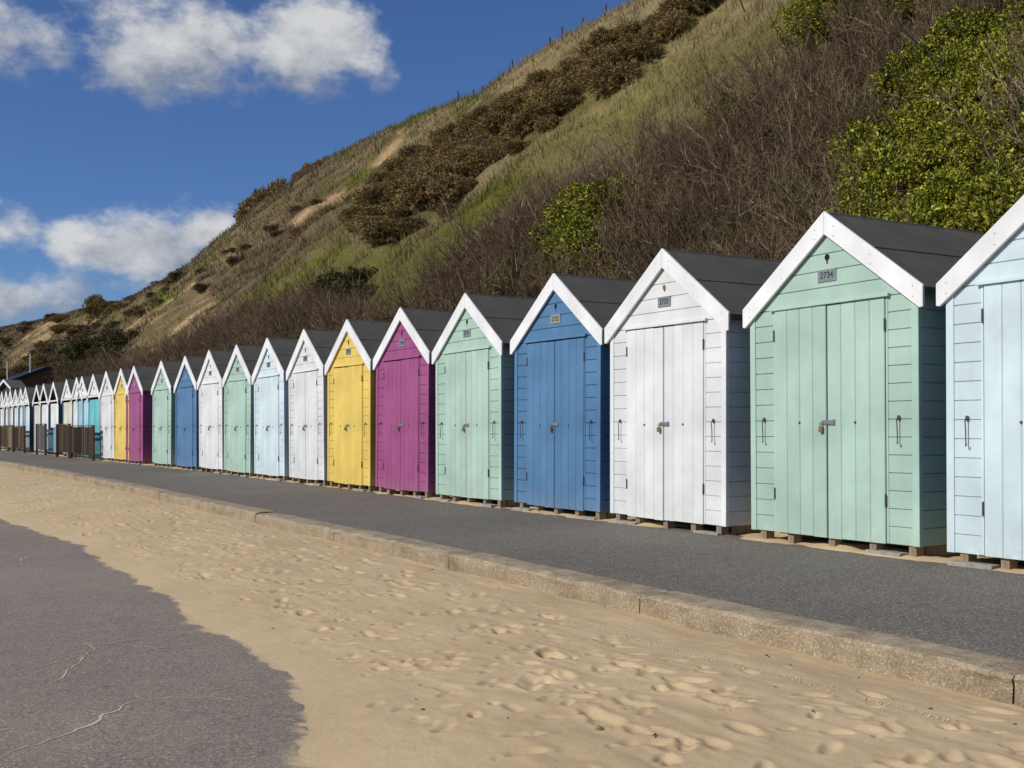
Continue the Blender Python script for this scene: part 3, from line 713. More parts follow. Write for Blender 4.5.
# ------------------------------------------------------------------ cliff slope
D0, DT = 9.5, 37.0
sil = [(1100, -260), (640, -8), (605, 9), (560, 34), (540, 47), (520, 62), (490, 84), (440, 99), (400, 116), (370, 132), (345, 146), (330, 154), (300, 176), (287, 196), (262, 222), (240, 239), (215, 256), (190, 269), (160, 284), (130, 298), (110, 304), (80, 307), (60, 313), (30, 320), (0, 326), (-40, 335), (-120, 355)]
_s2 = np.arange(2, 600, 0.5); _x2, _y2 = to_xy(_s2, DT); _p2, _, _Z2 = project(np.stack([_x2, _y2, _x2 * 0], -1))
top_s, top_z = [], []
for px, py in sil:
    s = float(np.interp(-px, -_p2, _s2)); Z = float(np.interp(s, _s2, _Z2)); top_s.append(s); top_z.append(CAMZ + (HY - py) * Z / FPX)
top_s[0] = 0; top_z[0] = top_z[1]
def hill_top(s): return np.interp(s, top_s, top_z)
def hill_z(s, D):
    zt = hill_top(s); u = (D - D0) / (DT - D0)
    lin = np.clip(u, 0, None) * zt
    k = 0.9; z = -k * np.log(np.exp(-np.clip(lin, -5, 60) / k) + np.exp(-zt * 1.0 / k)) + k * math.log(1 + math.exp(-0.0)) * 0
    a = np.clip(u * (1 - u) * 4, 0, 1)
    z = z + a * (1.7 * fbm(s * 0.075, D * 0.10, 61, 4) + 0.8 * fbm(s * 0.33 + D * .1, D * 0.30, 62, 3)) + np.clip(u * 6, 0, 1) * 0.25 * fbm(s * 0.9, D * 0.9, 63, 3)
    return z - 0.05 * (u < 0) + 0.012 * np.maximum(D - DT, 0) * 0

# ground zones, read off the slope
GORSE = [(345, 212), (368, 188), (389, 165), (422, 142), (461, 119), (493, 98), (529, 78), (570, 52), (603, 35), (634, 18), (670, 4), (700, -14), (745, -14), (715, 8), (666, 47), (619, 84), (585, 108), (552, 129), (520, 150), (490, 172), (462, 198), (452, 214), (405, 234), (380, 240), (362, 232)]
GORSE2 = [(298, 238), (330, 214), (357, 202), (372, 204), (350, 222), (310, 244)]
BROWN = [(58, 392), (58, 380), (130, 354), (180, 344), (222, 318), (260, 298), (330, 290), (345, 303), (372, 318), (420, 306), (440, 276), (470, 248), (505, 220), (560, 186), (600, 164), (650, 142), (700, 132), (745, 108), (785, 82), (815, 62), (852, 36), (880, -20), (1100, -60), (1100, 330), (400, 360)]
GREENG = [(235, 300), (300, 262), (345, 242), (405, 240), (460, 219), (520, 165), (575, 125), (640, 92), (690, 60), (660, 110), (600, 140), (560, 168), (505, 205), (462, 245), (432, 285), (415, 320), (350, 305), (320, 285)]
SCARS = [[(135, 345), (160, 318), (178, 298), (196, 284), (212, 292), (214, 305), (196, 318), (180, 330), (150, 350)], [(5, 362), (18, 345), (40, 325), (62, 318), (55, 335), (35, 352), (15, 364)],
         [(60, 338), (70, 326), (88, 314), (97, 316), (85, 330), (70, 340)], [(365, 170), (385, 150), (402, 132), (412, 132), (402, 148), (380, 168)], [(118, 330), (150, 312), (172, 298), (176, 301), (150, 320), (126, 334)],
         [(290, 222), (310, 208), (345, 192), (350, 196), (320, 212), (300, 226)], [(222, 262), (232, 250), (238, 254), (230, 266)]]
DARKV = [(56, 388), (58, 360), (95, 335), (140, 325), (135, 350), (90, 378)]
STRAW_TOP = [(480, 95), (540, 50), (605, 8), (700, -20), (660, 5), (600, 32), (530, 75), (470, 112)]
C_STRAW = np.array([0.225, 0.178, 0.092]); C_OLIVE = np.array([0.140, 0.126, 0.040]); C_GREEN = np.array([0.140, 0.148, 0.022])
C_BROWN = np.array([0.105, 0.074, 0.050]); C_SAND = np.array([0.37, 0.255, 0.145]); C_DUN = np.array([0.160, 0.120, 0.068])
def zone_color(px, py, s, D):
    j1 = 9 * fbm(s * 0.35, D * 0.35, 71, 4); j2 = 9 * fbm(s * 0.35, D * 0.35, 81, 4)
    x, y = px + j1, py + j2
    n = fbm(s * 0.22, D * 0.3, 91, 5)[:, None]; n2 = fbm(s * 0.09, D * 0.12, 95, 4)[:, None]
    left = np.clip((430 - px) / 120, 0, 1)[:, None]
    c = C_STRAW * (1 - left) + C_DUN * left
    c = c + (C_OLIVE - c) * np.clip(0.12 + 1.8 * n, 0, 0.8)
    def put(mask, col, k=1.0):
        nonlocal c
        w = np.clip(k + (0.8 if k > .5 else 2.2) * n, 0, 1) * mask[:, None]; c = c * (1 - w) + col * w
    put(inpoly(x, y, STRAW_TOP), C_STRAW * 1.1, 0.8)
    put(inpoly(x, y, GREENG) & (x < 520), C_GREEN, 0.85); put(inpoly(x, y, GREENG) & (x >= 520), C_GREEN * 0.5 + C_STRAW * 0.5, 0.3)
    put(inpoly(x, y, [(340, 190), (370, 160), (380, 160), (362, 185)]), C_GREEN, 0.9)
    put(inpoly(x, y, [(150, 300), (170, 288), (176, 296), (156, 308)]), C_GREEN, 0.9)
    put(inpoly(x, y, [(90, 320), (110, 305), (120, 312), (100, 326)]), C_GREEN, 0.9)
    put(inpoly(x, y, [(390, 125), (430, 105), (475, 92), (480, 96), (440, 112), (400, 132)]), C_GREEN * 0.8, 0.9)
    put(inpoly(x, y, BROWN), C_BROWN, 0.9); put(inpoly(x, y, GORSE), C_OLIVE * 0.75 + C_BROWN * 0.2, 1); put(inpoly(x, y, DARKV), C_BROWN * .7, 1)
    for sc in SCARS:
        hf = fbm(s * 1.3, D * 0.35, 97, 4)[:, None] * 2.2 + fbm(s * .5, D * .5, 98, 3)[:, None] * 1.2
        wsc = np.clip(0.55 + hf, 0, 1) * inpoly(x, y, sc)[:, None]; c = c * (1 - wsc) + C_SAND * (1 + 0.35 * hf) * wsc
    return np.clip(c * (1 + 0.5 * n2), 0.004, 0.8)

sg = np.concatenate([np.arange(-14, 60, 0.45), np.arange(60, 160, 0.9), np.arange(160, 620, 4.0)])
dgd = np.concatenate([np.arange(D0, 41, 0.4), [44, 50, 60, 80, 110, 160]])
S_, D_ = np.meshgrid(sg, dgd, indexing='ij'); X, Y = to_xy(S_, D_); Zh = hill_z(S_, D_)
PX, PY, ZZ = project(np.stack([X, Y, Zh], -1))
tint = zone_color(PX.ravel(), PY.ravel(), S_.ravel(), D_.ravel())
link('hill', grid_mesh('hill', X, Y, Zh, M_HILL, tint), kind='structure')

# ---- grass: tufts of blades, one object
gq = np.random.default_rng(21); N = 480000
s = 6 + 300 * gq.random(N) ** 2.6; D = gq.uniform(D0 + 0.2, 38.6, N); x, y = to_xy(s, D); z = hill_z(s, D)
px, py, Zc_ = project(np.stack([x, y, z], -1)); jx, jy = px + 6 * fbm(s * .4, D * .4, 5, 3), py + 6 * fbm(s * .4, D * .4, 6, 3)
keep = (px > -40) & (px < 1080) & (py < 420) & (py > -60)
keep &= ~(inpoly(jx, jy, GORSE) & (gq.random(N) < 0.85)); keep &= ~(inpoly(jx, jy, BROWN) & (gq.random(N) < 0.35))
for sc in SCARS: keep &= ~(inpoly(jx, jy, sc) & (gq.random(N) < 0.9))
clump = fbm(s * 1.1, D * 1.1, 15, 3); keep &= gq.random(N) < np.clip(0.65 + 1.2 * clump, 0.12, 1)
s, D, x, y, z, px, py, Zc_, clump = [a[keep] for a in (s, D, x, y, z, px, py, Zc_, clump)]; N = len(s)
tc = zone_color(px, py, s, D) * (0.75 + 0.75 * gq.random(N))[:, None]
pale = gq.random(N) < 0.22; tc[pale] = tc[pale] * 0.5 + np.array([0.20, 0.165, 0.09]) * 0.5 * 1.1
L = gq.uniform(0.14, 0.42, N) * (0.8 + 0.9 * np.clip(clump + 0.3, 0, 1)); wd = np.maximum(0.009, Zc_ * 0.00033) * gq.uniform(0.7, 1.4, N)
az = gq.uniform(0, 2 * math.pi, N); lean = gq.uniform(0.15, 0.75, N)
dx = np.cos(az) * lean - 0.35; dy = np.sin(az) * lean; dz = np.ones(N) * 0.85; nn = np.sqrt(dx ** 2 + dy ** 2 + dz ** 2)
tipx, tipy, tipz = x + dx / nn * L, y + dy / nn * L, z + dz / nn * L
ta = gq.uniform(0, math.pi, N); wx, wy = np.cos(ta) * wd, np.sin(ta) * wd
V = np.empty((N, 3, 3)); V[:, 0] = np.stack([x - wx, y - wy, z - .03], 1); V[:, 1] = np.stack([x + wx, y + wy, z - .03], 1); V[:, 2] = np.stack([tipx, tipy, tipz], 1)
link('grass', np_mesh('grass', V.reshape(-1, 3), np.arange(N * 3).reshape(-1, 3), [M_GRASS], None, np.repeat(tc, 3, 0)), kind='stuff',
     label='straw and green rough grass covering the cliff slope', category='grass')

# ---- shrub meshes
def twig_mesh(seed, nst, H, spread, mat, thick=1.0, leaves=None):
    q = np.random.default_rng(seed); chains = []
    def chain(p, d, L, r, n, bendv):
        pts = [p]; 
        for i in range(n):
            d = d + bendv * 0.5 + q.normal(0, 0.13, 3); d = d / np.linalg.norm(d); pts.append(pts[-1] + d * L / n)
        chains.append((np.array(pts), r)); return pts, d
    for i in range(nst):
        a = q.uniform(0, 6.283); rad = abs(q.normal(0, 0.35)) * spread
        p = np.array([math.cos(a) * rad, math.sin(a) * rad, -0.15]); tl = q.uniform(0.05, 0.95) * spread * 0.62
        a2 = a + q.normal(0, 0.6); d = np.array([math.cos(a2) * tl, math.sin(a2) * tl, 1.0]); d /= np.linalg.norm(d)
        Ls = H * q.uniform(0.65, 1.08); pts, dl = chain(p, d, Ls, 0.017 * thick * q.uniform(.6, 1.4), 4, np.array([0, 0, 0.10]))
        for k in range(7):
            j = q.integers(1, 5); f = q.random(); b0 = pts[j - 1] * (1 - f) + pts[j] * f
            dd = pts[j] - pts[j - 1]; dd = dd / np.linalg.norm(dd) + q.normal(0, 0.55, 3) + np.array([0, 0, 0.15]); dd /= np.linalg.norm(dd)
            p2, d2 = chain(b0, dd, Ls * q.uniform(0.25, 0.5), 0.009 * thick, 2, np.array([0, 0, 0.18]))
            for m in range(6):
                jj = q.integers(1, 3); f = q.random(); b1 = p2[jj - 1] * (1 - f) + p2[jj] * f
                d3 = dd + q.normal(0, 0.6, 3) + np.array([0, 0, 0.2]); d3 /= np.linalg.norm(d3)
                chain(b1, d3, Ls * q.uniform(0.10, 0.24), 0.0058 * thick, 1, np.array([0, 0, 0.1]))
    V, F, off = [], [], 0
    for pts, r in chains:
        n = len(pts); d = pts[-1] - pts[0]; d /= np.linalg.norm(d) + 1e-9
        u = np.cross(d, [0.3, 0.9, 0.2]); u /= np.linalg.norm(u) + 1e-9; w = np.cross(d, u)
        ring = np.stack([u * math.cos(t) + w * math.sin(t) for t in (0, 2.094, 4.189)])
        rr = r * np.linspace(1, 0.35, n); vv = pts[:, None, :] + ring[None] * rr[:, None, None]; V.append(vv.reshape(-1, 3))
        for i in range(n - 1):
            for k in range(3): F.append((off + i * 3 + k, off + i * 3 + (k + 1) % 3, off + i * 3 + 3 + (k + 1) % 3, off + i * 3 + 3 + k))
        off += 3 * n
    return np_mesh('shrub', np.concatenate(V), np.array(F), [mat])

def leaf_mesh(seed, nclump, per, rad, leaf, mats, bloom=0.0, squash=0.8, spiky=False):
    q = np.random.default_rng(seed)
    lob = q.normal(0, 1, (9, 3)); lob[:, 2] = np.abs(lob[:, 2]) * 0.8; lob /= np.linalg.norm(lob, axis=1)[:, None]
    lr = q.uniform(0.35, 0.62, 9) * rad; lc = lob * rad * q.uniform(0.35, 0.68, (9, 1)); lc[:, 2] *= squash
    cen, nor = [], []
    for i in range(nclump):
        k = q.integers(0, 9); d = q.normal(0, 1, 3); d[2] += 0.35; d /= np.linalg.norm(d)
        cen.append(lc[k] + d * lr[k] * q.uniform(0.72, 1.10)); nor.append(d)
    cen = np.array(cen); nor = np.array(nor); cen[:, 2] = np.maximum(cen[:, 2], -0.3 * rad)
    C = np.repeat(cen, per, 0); Nn = np.repeat(nor, per, 0); n = len(C)
    d = Nn * (0.75 if not spiky else 0.9) + q.normal(0, 0.62, (n, 3)); d /= np.linalg.norm(d, axis=1)[:, None]
    side = np.cross(d, q.normal(0, 1, (n, 3))); side /= np.linalg.norm(side, axis=1)[:, None]
    L = leaf * q.uniform(0.6, 1.25, n)[:, None]; W = L * (0.21 if not spiky else 0.16)
    p0 = C + d * L * 0.15 + q.normal(0, leaf * 0.35, (n, 3))
    if spiky:
        V = np.stack([p0 - side * W, p0 + side * W, p0 + d * L], 1).reshape(-1, 3); F = np.arange(3 * n).reshape(-1, 3)
    else:
        up = np.cross(side, d)
        V = np.stack([p0, p0 + d * L * .5 + side * W + up * W * .35, p0 + d * L, p0 + d * L * .5 - side * W + up * W * .35], 1).reshape(-1, 3); F = np.arange(4 * n).reshape(-1, 4)
    mi = np.zeros(n, int)
    if bloom: mi = np.repeat((q.random(nclump) < bloom).astype(int), per) * (q.random(n) < 0.6)
    return np_mesh('foliage', V, F, mats, mi)

TW = [twig_mesh(100 + i, 34, 1.45, 1.5 + 0.2 * (i % 2), M_TWIG, .85) for i in range(4)] + [twig_mesh(120 + i, 34, 1.25, 1.5, M_TWIGO, .85) for i in range(2)]
GO = [leaf_mesh(200 + i, 700, 18, 1.0, 0.125, [M_GORSE, M_BLOOM], b, 0.75, True) for i, b in enumerate((0.0, 0.03, 0.10, 0.02))]
LF = [leaf_mesh(300 + i, 520, 22, 1.0, 0.088, [M_LEAF]) for i in range(3)]
M_SCRUB = leafmat('dun_scrub', [(0, (0.065, 0.052, 0.026)), (0.5, (0.140, 0.108, 0.056)), (1, (0.23, 0.185, 0.105))], 0.85, 0.1)
SC = [leaf_mesh(340 + i, 420, 16, 1.0, 0.16, [M_SCRUB], 0, 0.75, True) for i in range(2)]
DK = [leaf_mesh(320 + i, 420, 13, 1.0, 0.13, [M_LEAFD]) for i in range(2)]

def put(name, me, s, D, sc, label, cat, group, rz=None, tilt=0.0, dz=0.0):
    x, y = to_xy(s, D); o = link(name, me, None, label=label, category=cat, group=group)
    o.location = (float(x), float(y), float(hill_z(np.array([s]), np.array([D]))[0]) + dz)
    o.rotation_euler = (0, -tilt, random.uniform(0, 6.28) if rz is None else rz) ; o.scale = sc
    return o
def sample(poly, n, mind, smin, smax, dmin, dmax, seed, power=1.0, h=0.0, avoid=()):
    q = np.random.default_rng(seed); out = []; tries = 0
    M = 60000; s = smin + (smax - smin) * q.random(M) ** power; D = q.uniform(dmin, dmax, M); x, y = to_xy(s, D); z = hill_z(s, D)
    px, py, Z = project(np.stack([x, y, z], -1)); ok = inpoly(px, py, poly)
    if h:
        px2, py2, _ = project(np.stack([x, y, z + h], -1)); ok &= inpoly(px2, py2, poly)
        for av in avoid: ok &= ~inpoly(px2, py2, av) & ~inpoly(px, py, av)
    for i in np.where(ok)[0]:
        m = mind * (0.6 + Z[i] / 70)
        if all((s[i] - a) ** 2 + (D[i] - b) ** 2 > m * m for a, b in out):
            out.append((s[i], D[i]))
            if len(out) >= n: break
    return out

# gorse in the dark band
for i, (s, D) in enumerate(sample(GORSE, 235, 0.74, 30, 110, 12, 38, 1, 1.0, 0.75)):
    r = random.uniform(0.55, 1.15); put('gorse_bush', GO[random.choice((0, 0, 1, 1, 3, 2))], s, D, (r, r, r * random.uniform(.6, .95)), 'dark brown gorse bush in the wide band across the slope', 'gorse', 'gorse bushes in the band on the slope')
for i, (s, D) in enumerate(sample(GORSE2, 16, 0.9, 60, 130, 12, 38, 2)):
    r = random.uniform(0.6, 1.0); put('gorse_bush', GO[i % 2], s, D, (r, r, r * .6), 'low dark gorse bush in the thin strip below the upper sandy scar', 'gorse', 'gorse bushes in the thin lower strip')
def edge_s(px): return float(np.interp(-px, -_p2, _s2))
for a, b, n, lab, gr, h in ((258, 285, 12, 'dark gorse bush in the tall clump on the skyline', 'gorse on the left skyline', 2.3), (302, 328, 9, 'low dark gorse bush along the skyline above the green patch', 'gorse on the upper skyline', .8), (92, 112, 6, 'dark shrub on the far left skyline', 'shrubs on the far skyline', 1.5)):
    for i in range(n):
        p = a + (b - a) * (i + random.random() * .6) / n; r = h * random.uniform(.6, .9) * (0.75 + 0.5 * math.sin(math.pi * (p - a) / (b - a)))
        put('gorse_bush', GO[random.choice((0, 1, 3))], edge_s(p), 36.9 + random.uniform(-.9, .3), (r, r, r * 1.45), lab, 'gorse' if b > 120 else 'shrub', gr, dz=-0.1)
# loose scrub on the left and far slope
LEFTS = [(20, 360), (110, 305), (240, 240), (330, 175), (350, 200), (290, 260), (230, 300), (130, 345), (60, 372)]
for i, (s, D) in enumerate(sample(LEFTS, 150, 1.0, 70, 300, 10, 37, 3, 1.0, .3, SCARS)):
    r = random.uniform(0.35, 0.95); put('low_scrub', SC[i % 2], s, D, (r * 1.25, r * 1.25, r * .6), 'low dull scrub bush scattered on the left slope', 'scrub', 'low scrub on the left slope', dz=-.2 * r)
FARL = [(-20, 335), (60, 315), (130, 298), (150, 330), (60, 380), (-20, 380)]
for i, (s, D) in enumerate(sample(FARL, 60, 1.5, 100, 420, 10, 36, 33, 1.0, .5, SCARS)):
    r = random.uniform(0.8, 1.7); put('low_scrub', SC[i % 2] if i % 3 else GO[3], s, D, (r * 1.3, r * 1.3, r * .55), 'dull scrub bush on the far left headland', 'scrub', 'scrub on the far left headland')
# bare brown shrubs of the lower slope
GB = [(548, 275), (560, 235), (598, 195), (636, 186), (640, 228), (615, 270), (580, 285)]
GA0 = [(862, 240), (866, 190), (885, 160), (890, 110), (930, 82), (985, 50), (1090, 35), (1090, 300), (900, 300)]
GT = [(885, 30), (900, -40), (965, -40), (958, 26)]
GC = [(800, 55), (808, 25), (840, 4), (860, 20), (852, 42)]
LOD = [(-40, 350), (68, 350), (68, 405), (-40, 405)]
belt = sample(BROWN, 295, 0.85, 5, 110, 9.7, 34, 4, 1.15, 1.0, (GB, GA0, GC, GT, LOD))
for i, (s, D) in enumerate(belt):
    r = random.uniform(0.85, 1.3); put('bare_shrub', TW[random.choice((0, 1, 2, 3, 0, 1, 2, 3, 4, 5))], s, D, (r, r, r * random.uniform(.75, 1.1)), 'bare brown twiggy shrub in the thicket at the foot of the slope', 'shrub', 'bare shrubs on the lower slope', tilt=random.uniform(-0.15, 0.3))
for i, (s, D) in enumerate(sample(DARKV, 14, 1.6, 40, 160, 9.7, 30, 5, 1.0, 1.0, (LOD,))):
    r = random.uniform(1.0, 1.6); put('dark_shrub', DK[i % 2], s, D, (r, r, r * .7), 'dark evergreen shrub at the left foot of the slope', 'shrub', 'dark shrubs at the left foot')
# evergreen shrubs
GA = [(868, 230), (872, 190), (890, 165), (895, 110), (935, 85), (985, 55), (1040, 40), (1080, 40), (1080, 300), (900, 300)]
for i, (s, D) in enumerate(sample(GA, 58, 0.80, 4, 30, 9.7, 24, 6)):
    r = random.uniform(0.65, 1.0); put('evergreen_shrub', LF[i % 3], s, D, (r, r, r), 'bright yellow green leafy shrub in the big mass behind the right huts', 'shrub', 'leafy shrubs behind the right huts', dz=0.35)
for poly, n, lab, gr, r0, me in (([(805, 52), (812, 30), (840, 8), (855, 20), (850, 40)], 7, 'yellow green shrub near the top right of the slope, beside the grass', 'yellow green shrubs at top right', 1.0, LF),
                         ([(895, 25), (905, -10), (955, -10), (950, 20)], 7, 'olive leafy shrub at the top edge among bare twigs', 'olive shrubs at the top edge', .95, LF),
                         ([(545, 280), (570, 250), (596, 226), (626, 218), (630, 246), (606, 276), (576, 292)], 15, 'green leafy shrub in the brown thicket behind the blue hut', 'leafy shrubs behind the blue hut', .85, LF),
                         ([(716, 152), (722, 128), (745, 124), (742, 148)], 3, 'small green shrub showing through bare twigs mid slope', 'small green shrubs mid slope', .6, LF),
                         ([(334, 315), (345, 290), (372, 288), (376, 312)], 5, 'dark rounded evergreen shrub beside the green grass tongue', 'dark rounded shrubs', .9, DK),
                         ([(430, 330), (520, 280), (560, 262), (560, 300), (480, 340)], 8, 'olive shrub just behind the roofs of the mint and blue huts', 'olive shrubs behind the roofs', .7, TW[4:])):
    for i, (s, D) in enumerate(sample(poly, n, 0.55, 5, 90, 9.7, 34, 40 + n)):
        r = r0 * random.uniform(.8, 1.25); put('evergreen_shrub', me[i % len(me)], s, D, (r, r, r * .95), lab, 'shrub', gr, dz=0.3 if me is LF else 0.0)

# dead leaning trunks and stems that stand out from the scrub
def stem(px, D, pts, r, label, name='dead_tree', k=1.0):
    sa = np.arange(3, 120, .05); xx, yy = to_xy(sa, np.full_like(sa, D)); zz = hill_z(sa, np.full_like(sa, D)); s = float(np.interp(-px, -project(np.stack([xx, yy, zz], -1))[0], sa))
    x, y = to_xy(s, D); z = float(hill_z(np.array([s]), np.array([D]))[0])
    mb = MB()
    for pl in pts: mb.tube([(p[0], p[1], p[2]) for p in pl], r if pl is pts[0] else r * .6, 6, r * .35)
    o = link(name, mb.mesh(name, M_BARK), None, label=label, category='dead stem'); o.location = (float(x), float(y), z - .1); o.rotation_euler = (0, 0, -TH); o.scale = (k, k, k)
stem(746, 27.0, [[(0, 0, 0), (-.25, 0, .6), (-.62, .05, 1.5)]], .035, 'thin dead stem leaning alone on the straw grass near the top')
stem(950, 17.0, [[(0, 0, 0), (-.05, 0, .9), (-.22, .05, 1.6), (-.55, 0, 2.2), (-1.05, 0, 2.6), (-1.4, 0, 3.1)], [(-.05, 0, .9), (-.4, 0, 1.3), (-.9, .05, 1.6)], [(-.22, .05, 1.6), (-.25, 0, 2.5)]], .034, 'dark bare branching trunk rising above the bright leafy shrubs', 'dead_tree', .72)
stem(630, 14.8, [[(0, 0, 0), (-.25, 0, .8), (-.75, 0, 1.25), (-1.3, .1, 1.7), (-1.5, 0, 2.3)], [(-.75, 0, 1.25), (-.72, 0, 1.8), (-.85, 0, 2.3)], [(-.25, 0, .8), (0, 0, 1.5), (.05, 0, 2.0)]], .035, 'dark crooked bare trunk in the thicket above the leafy shrub', 'dead_tree', .72)

# ---- wire fences on the cliff edge
def fence(pa, pb, n, label, hgt):
    s0, s1 = edge_s(pb), edge_s(pa); x, y = to_xy(s0, DT); t = thing('wire_fence', label, 'fence', (float(x), float(y), float(hill_top(s0)) - .6))
    tops = []
    for i in range(n):
        s = s0 + (s1 - s0) * i / (n - 1) + random.uniform(-.25, .25); X2, Y2 = to_xy(s, DT + random.uniform(-.3, .3)); zz = float(hill_z(np.array([s]), np.array([DT]))[0])
        lx_, ly_, lz_ = float(X2) - t.location[0], float(Y2) - t.location[1], zz - t.location[2]
        le = random.uniform(-.06, .06); hh = hgt * random.uniform(.85, 1.12)
        link('post', MB().tube([(lx_, ly_, lz_ - .2), (lx_ + le, ly_ + le, lz_ + hh)], 0.05, 6).mesh('post', M_SCREEN_GREY), t); tops.append((lx_, ly_, lz_ + hh * .85))
    for k in (0.0, 0.4): link('wire', MB().tube([(a, b, c - k) for a, b, c in tops], 0.006, 4).mesh('wire', M_RUST), t)
fence(454, 606, 10, 'sparse post and wire fence along the upper skyline', .8)
fence(132, 237, 24, 'long post and wire fence along the left skyline above the sandy scars', 1.0)

# ------------------------------------------------------------------ sun, sky, clouds
EL, AZ = R(35), R(-87)                      # azimuth from +Y towards +X
Sdir = Vector((math.sin(AZ) * math.cos(EL), math.cos(AZ) * math.cos(EL), math.sin(EL)))
sd = bpy.data.lights.new('sun', 'SUN'); sd.energy = 3.95; sd.angle = R(0.53); sd.color = (1.0, 0.945, 0.835)
so = bpy.data.objects.new('sun', sd); COL.objects.link(so); so.rotation_euler = (-Sdir).to_track_quat('-Z', 'Y').to_euler(); so.location = (-20, 30, 40)

w = bpy.data.worlds.new('World'); scene.world = w; w.use_nodes = True; nt = w.node_tree; nt.nodes.clear()
def N(t, **kw):
    nd = nt.nodes.new(t)
    for k, v in kw.items():
        if k.startswith('_'): setattr(nd, k[1:], v)
        else: nd.inputs[k].default_value = v
    return nd
def Lk(a, b): nt.links.new(a, b)
def math_(op, a, b=None, c=None, clamp=False):
    nd = N('ShaderNodeMath', _operation=op, _use_clamp=clamp)
    for i, v in enumerate((a, b, c)):
        if v is None: continue
        if hasattr(v, 'links'): Lk(v, nd.inputs[i])
        else: nd.inputs[i].default_value = v
    return nd.outputs[0]
sky = N('ShaderNodeTexSky', _sky_type='NISHITA', _sun_disc=False, _sun_elevation=EL, _sun_rotation=AZ % (2 * math.pi), _altitude=0, _air_density=1.0, _dust_density=0.0, _ozone_density=6.0)
tc_ = N('ShaderNodeTexCoord'); sp = N('ShaderNodeSeparateXYZ'); Lk(tc_.outputs['Generated'], sp.inputs[0])
az_ = math_('ARCTAN2', sp.outputs[0], sp.outputs[1]); el_ = math_('ARCSINE', sp.outputs[2])
def azel(px, py):
    d = Vector(((px - 512) / FPX * CT + ST, -(px - 512) / FPX * ST + CT, (HY - py) / FPX)).normalized()
    return math.atan2(d.x, d.y), math.asin(d.z)
blobs = [(20, 40, 85, 70, 1.0), (130, 45, 75, 55, .95), (215, 45, 110, 48, 1.0), (310, 52, 95, 55, 1.25), (375, 78, 40, 34, .8), (250, 82, 120, 26, .8), (60, 5, 80, 40, .7),
         (150, 250, 88, 38, 1.15), (214, 232, 55, 34, 1.15), (-8, 232, 40, 34, 1.0), (25, 303, 85, 28, 1.3), (95, 292, 70, 20, 1.05), (-60, 300, 90, 60, 1.0), (-120, 60, 110, 90, 1.0), (-160, 200, 90, 70, .9)]
nz = N('ShaderNodeTexNoise', Scale=11.0, Detail=10, Roughness=0.6); nz.noise_dimensions = '3D'
mp = N('ShaderNodeMapping'); mp.inputs['Scale'].default_value = (1, 1, 1.55); mp.inputs['Location'].default_value = (3.2, 1.7, 0.4); Lk(tc_.outputs['Generated'], mp.inputs[0]); Lk(mp.outputs[0], nz.inputs['Vector'])
mp2 = N('ShaderNodeMapping'); mp2.inputs['Scale'].default_value = (1, 1, 1.55); mp2.inputs['Location'].default_value = (3.2 - 0.014, 1.7 + 0.010, 0.4 + 0.026); Lk(tc_.outputs['Generated'], mp2.inputs[0])
nz2 = N('ShaderNodeTexNoise', Scale=11.0, Detail=7, Roughness=0.6); Lk(mp2.outputs[0], nz2.inputs['Vector'])
total = None; base_l = None
for px, py, rx, ry, amp in blobs:
    a0, e0 = azel(px, py); ra = rx / FPX * 0.95; re = ry / FPX
    u = math_('MULTIPLY', math_('SUBTRACT', az_, a0), 1 / ra); v = math_('MULTIPLY', math_('SUBTRACT', el_, e0), 1 / re)
    r2 = math_('ADD', math_('MULTIPLY', u, u), math_('MULTIPLY', v, v))
    g = math_('MULTIPLY', math_('EXPONENT', math_('MULTIPLY', r2, -0.9)), amp)
    total = g if total is None else math_('MAXIMUM', total, g)
    gl = math_('MULTIPLY', g, v); base_l = gl if base_l is None else math_('ADD', base_l, gl)
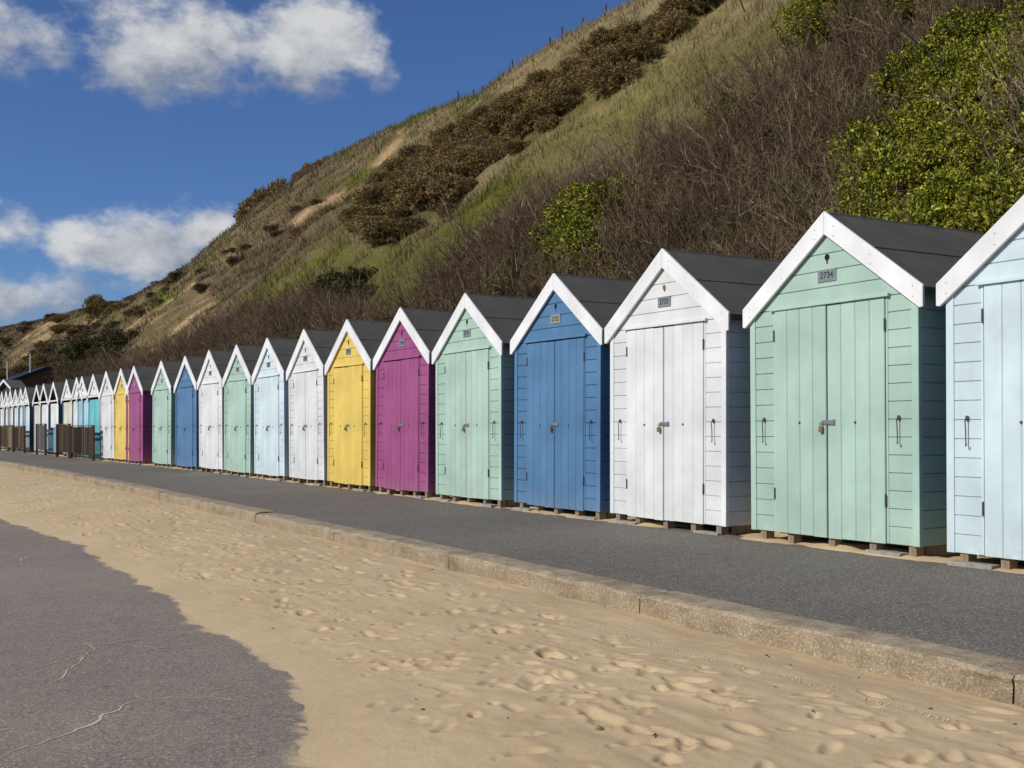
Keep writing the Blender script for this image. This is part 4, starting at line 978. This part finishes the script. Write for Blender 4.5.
# clouds elsewhere in the sky, out of the picture
n3 = N('ShaderNodeTexNoise', Scale=2.3, Detail=5, Roughness=0.5); Lk(tc_.outputs['Generated'], n3.inputs['Vector'])
dens = math_('ADD', total, math_('MULTIPLY', math_('SUBTRACT', nz.outputs['Fac'], 0.5), 2.9))
dens2 = math_('ADD', total, math_('MULTIPLY', math_('SUBTRACT', nz2.outputs['Fac'], 0.5), 2.9))
mrg = N('ShaderNodeMapRange', _interpolation_type='SMOOTHSTEP'); mrg.inputs['From Min'].default_value = 0.46; mrg.inputs['From Max'].default_value = 1.16; Lk(dens, mrg.inputs['Value'])
gate = N('ShaderNodeMapRange', _interpolation_type='SMOOTHSTEP'); gate.inputs['From Min'].default_value = 0.08; gate.inputs['From Max'].default_value = 0.45; Lk(total, gate.inputs['Value'])
alpha = math_('MULTIPLY', math_('MULTIPLY', mrg.outputs[0], gate.outputs[0]), 0.93)
lit = math_('ADD', math_('MULTIPLY', math_('SUBTRACT', dens, dens2), 0.9), math_('ADD', math_('MULTIPLY', base_l, 0.45), 0.55), None, True)
cr = N('ShaderNodeValToRGB'); e = cr.color_ramp.elements; e[0].position = 0.1; e[0].color = (5.2, 5.9, 7.2, 1); e[1].position = 0.95; e[1].color = (12.8, 12.9, 12.9, 1); Lk(lit, cr.inputs['Fac'])
mx = N('ShaderNodeMix', _data_type='RGBA'); Lk(alpha, mx.inputs[0]); hs = N('ShaderNodeMix', _data_type='RGBA', _blend_type='MULTIPLY'); hs.inputs[0].default_value = 1.0; hs.inputs[7].default_value = (1.10, 1.30, 1.68, 1); Lk(sky.outputs[0], hs.inputs[6]); Lk(hs.outputs[2], mx.inputs[6]); Lk(cr.outputs[0], mx.inputs[7])
bg = N('ShaderNodeBackground', Strength=0.052); Lk(mx.outputs[2], bg.inputs['Color']); ow = N('ShaderNodeOutputWorld'); Lk(bg.outputs[0], ow.inputs['Surface'])

vs_ = scene.view_settings; vs_.view_transform = 'Standard'; vs_.look = 'None'; vs_.exposure = 0.0; vs_.gamma = 1.0; vs_.use_curve_mapping = False
scene.render.resolution_x = 1024; scene.render.resolution_y = 768; scene.render.resolution_percentage = 100
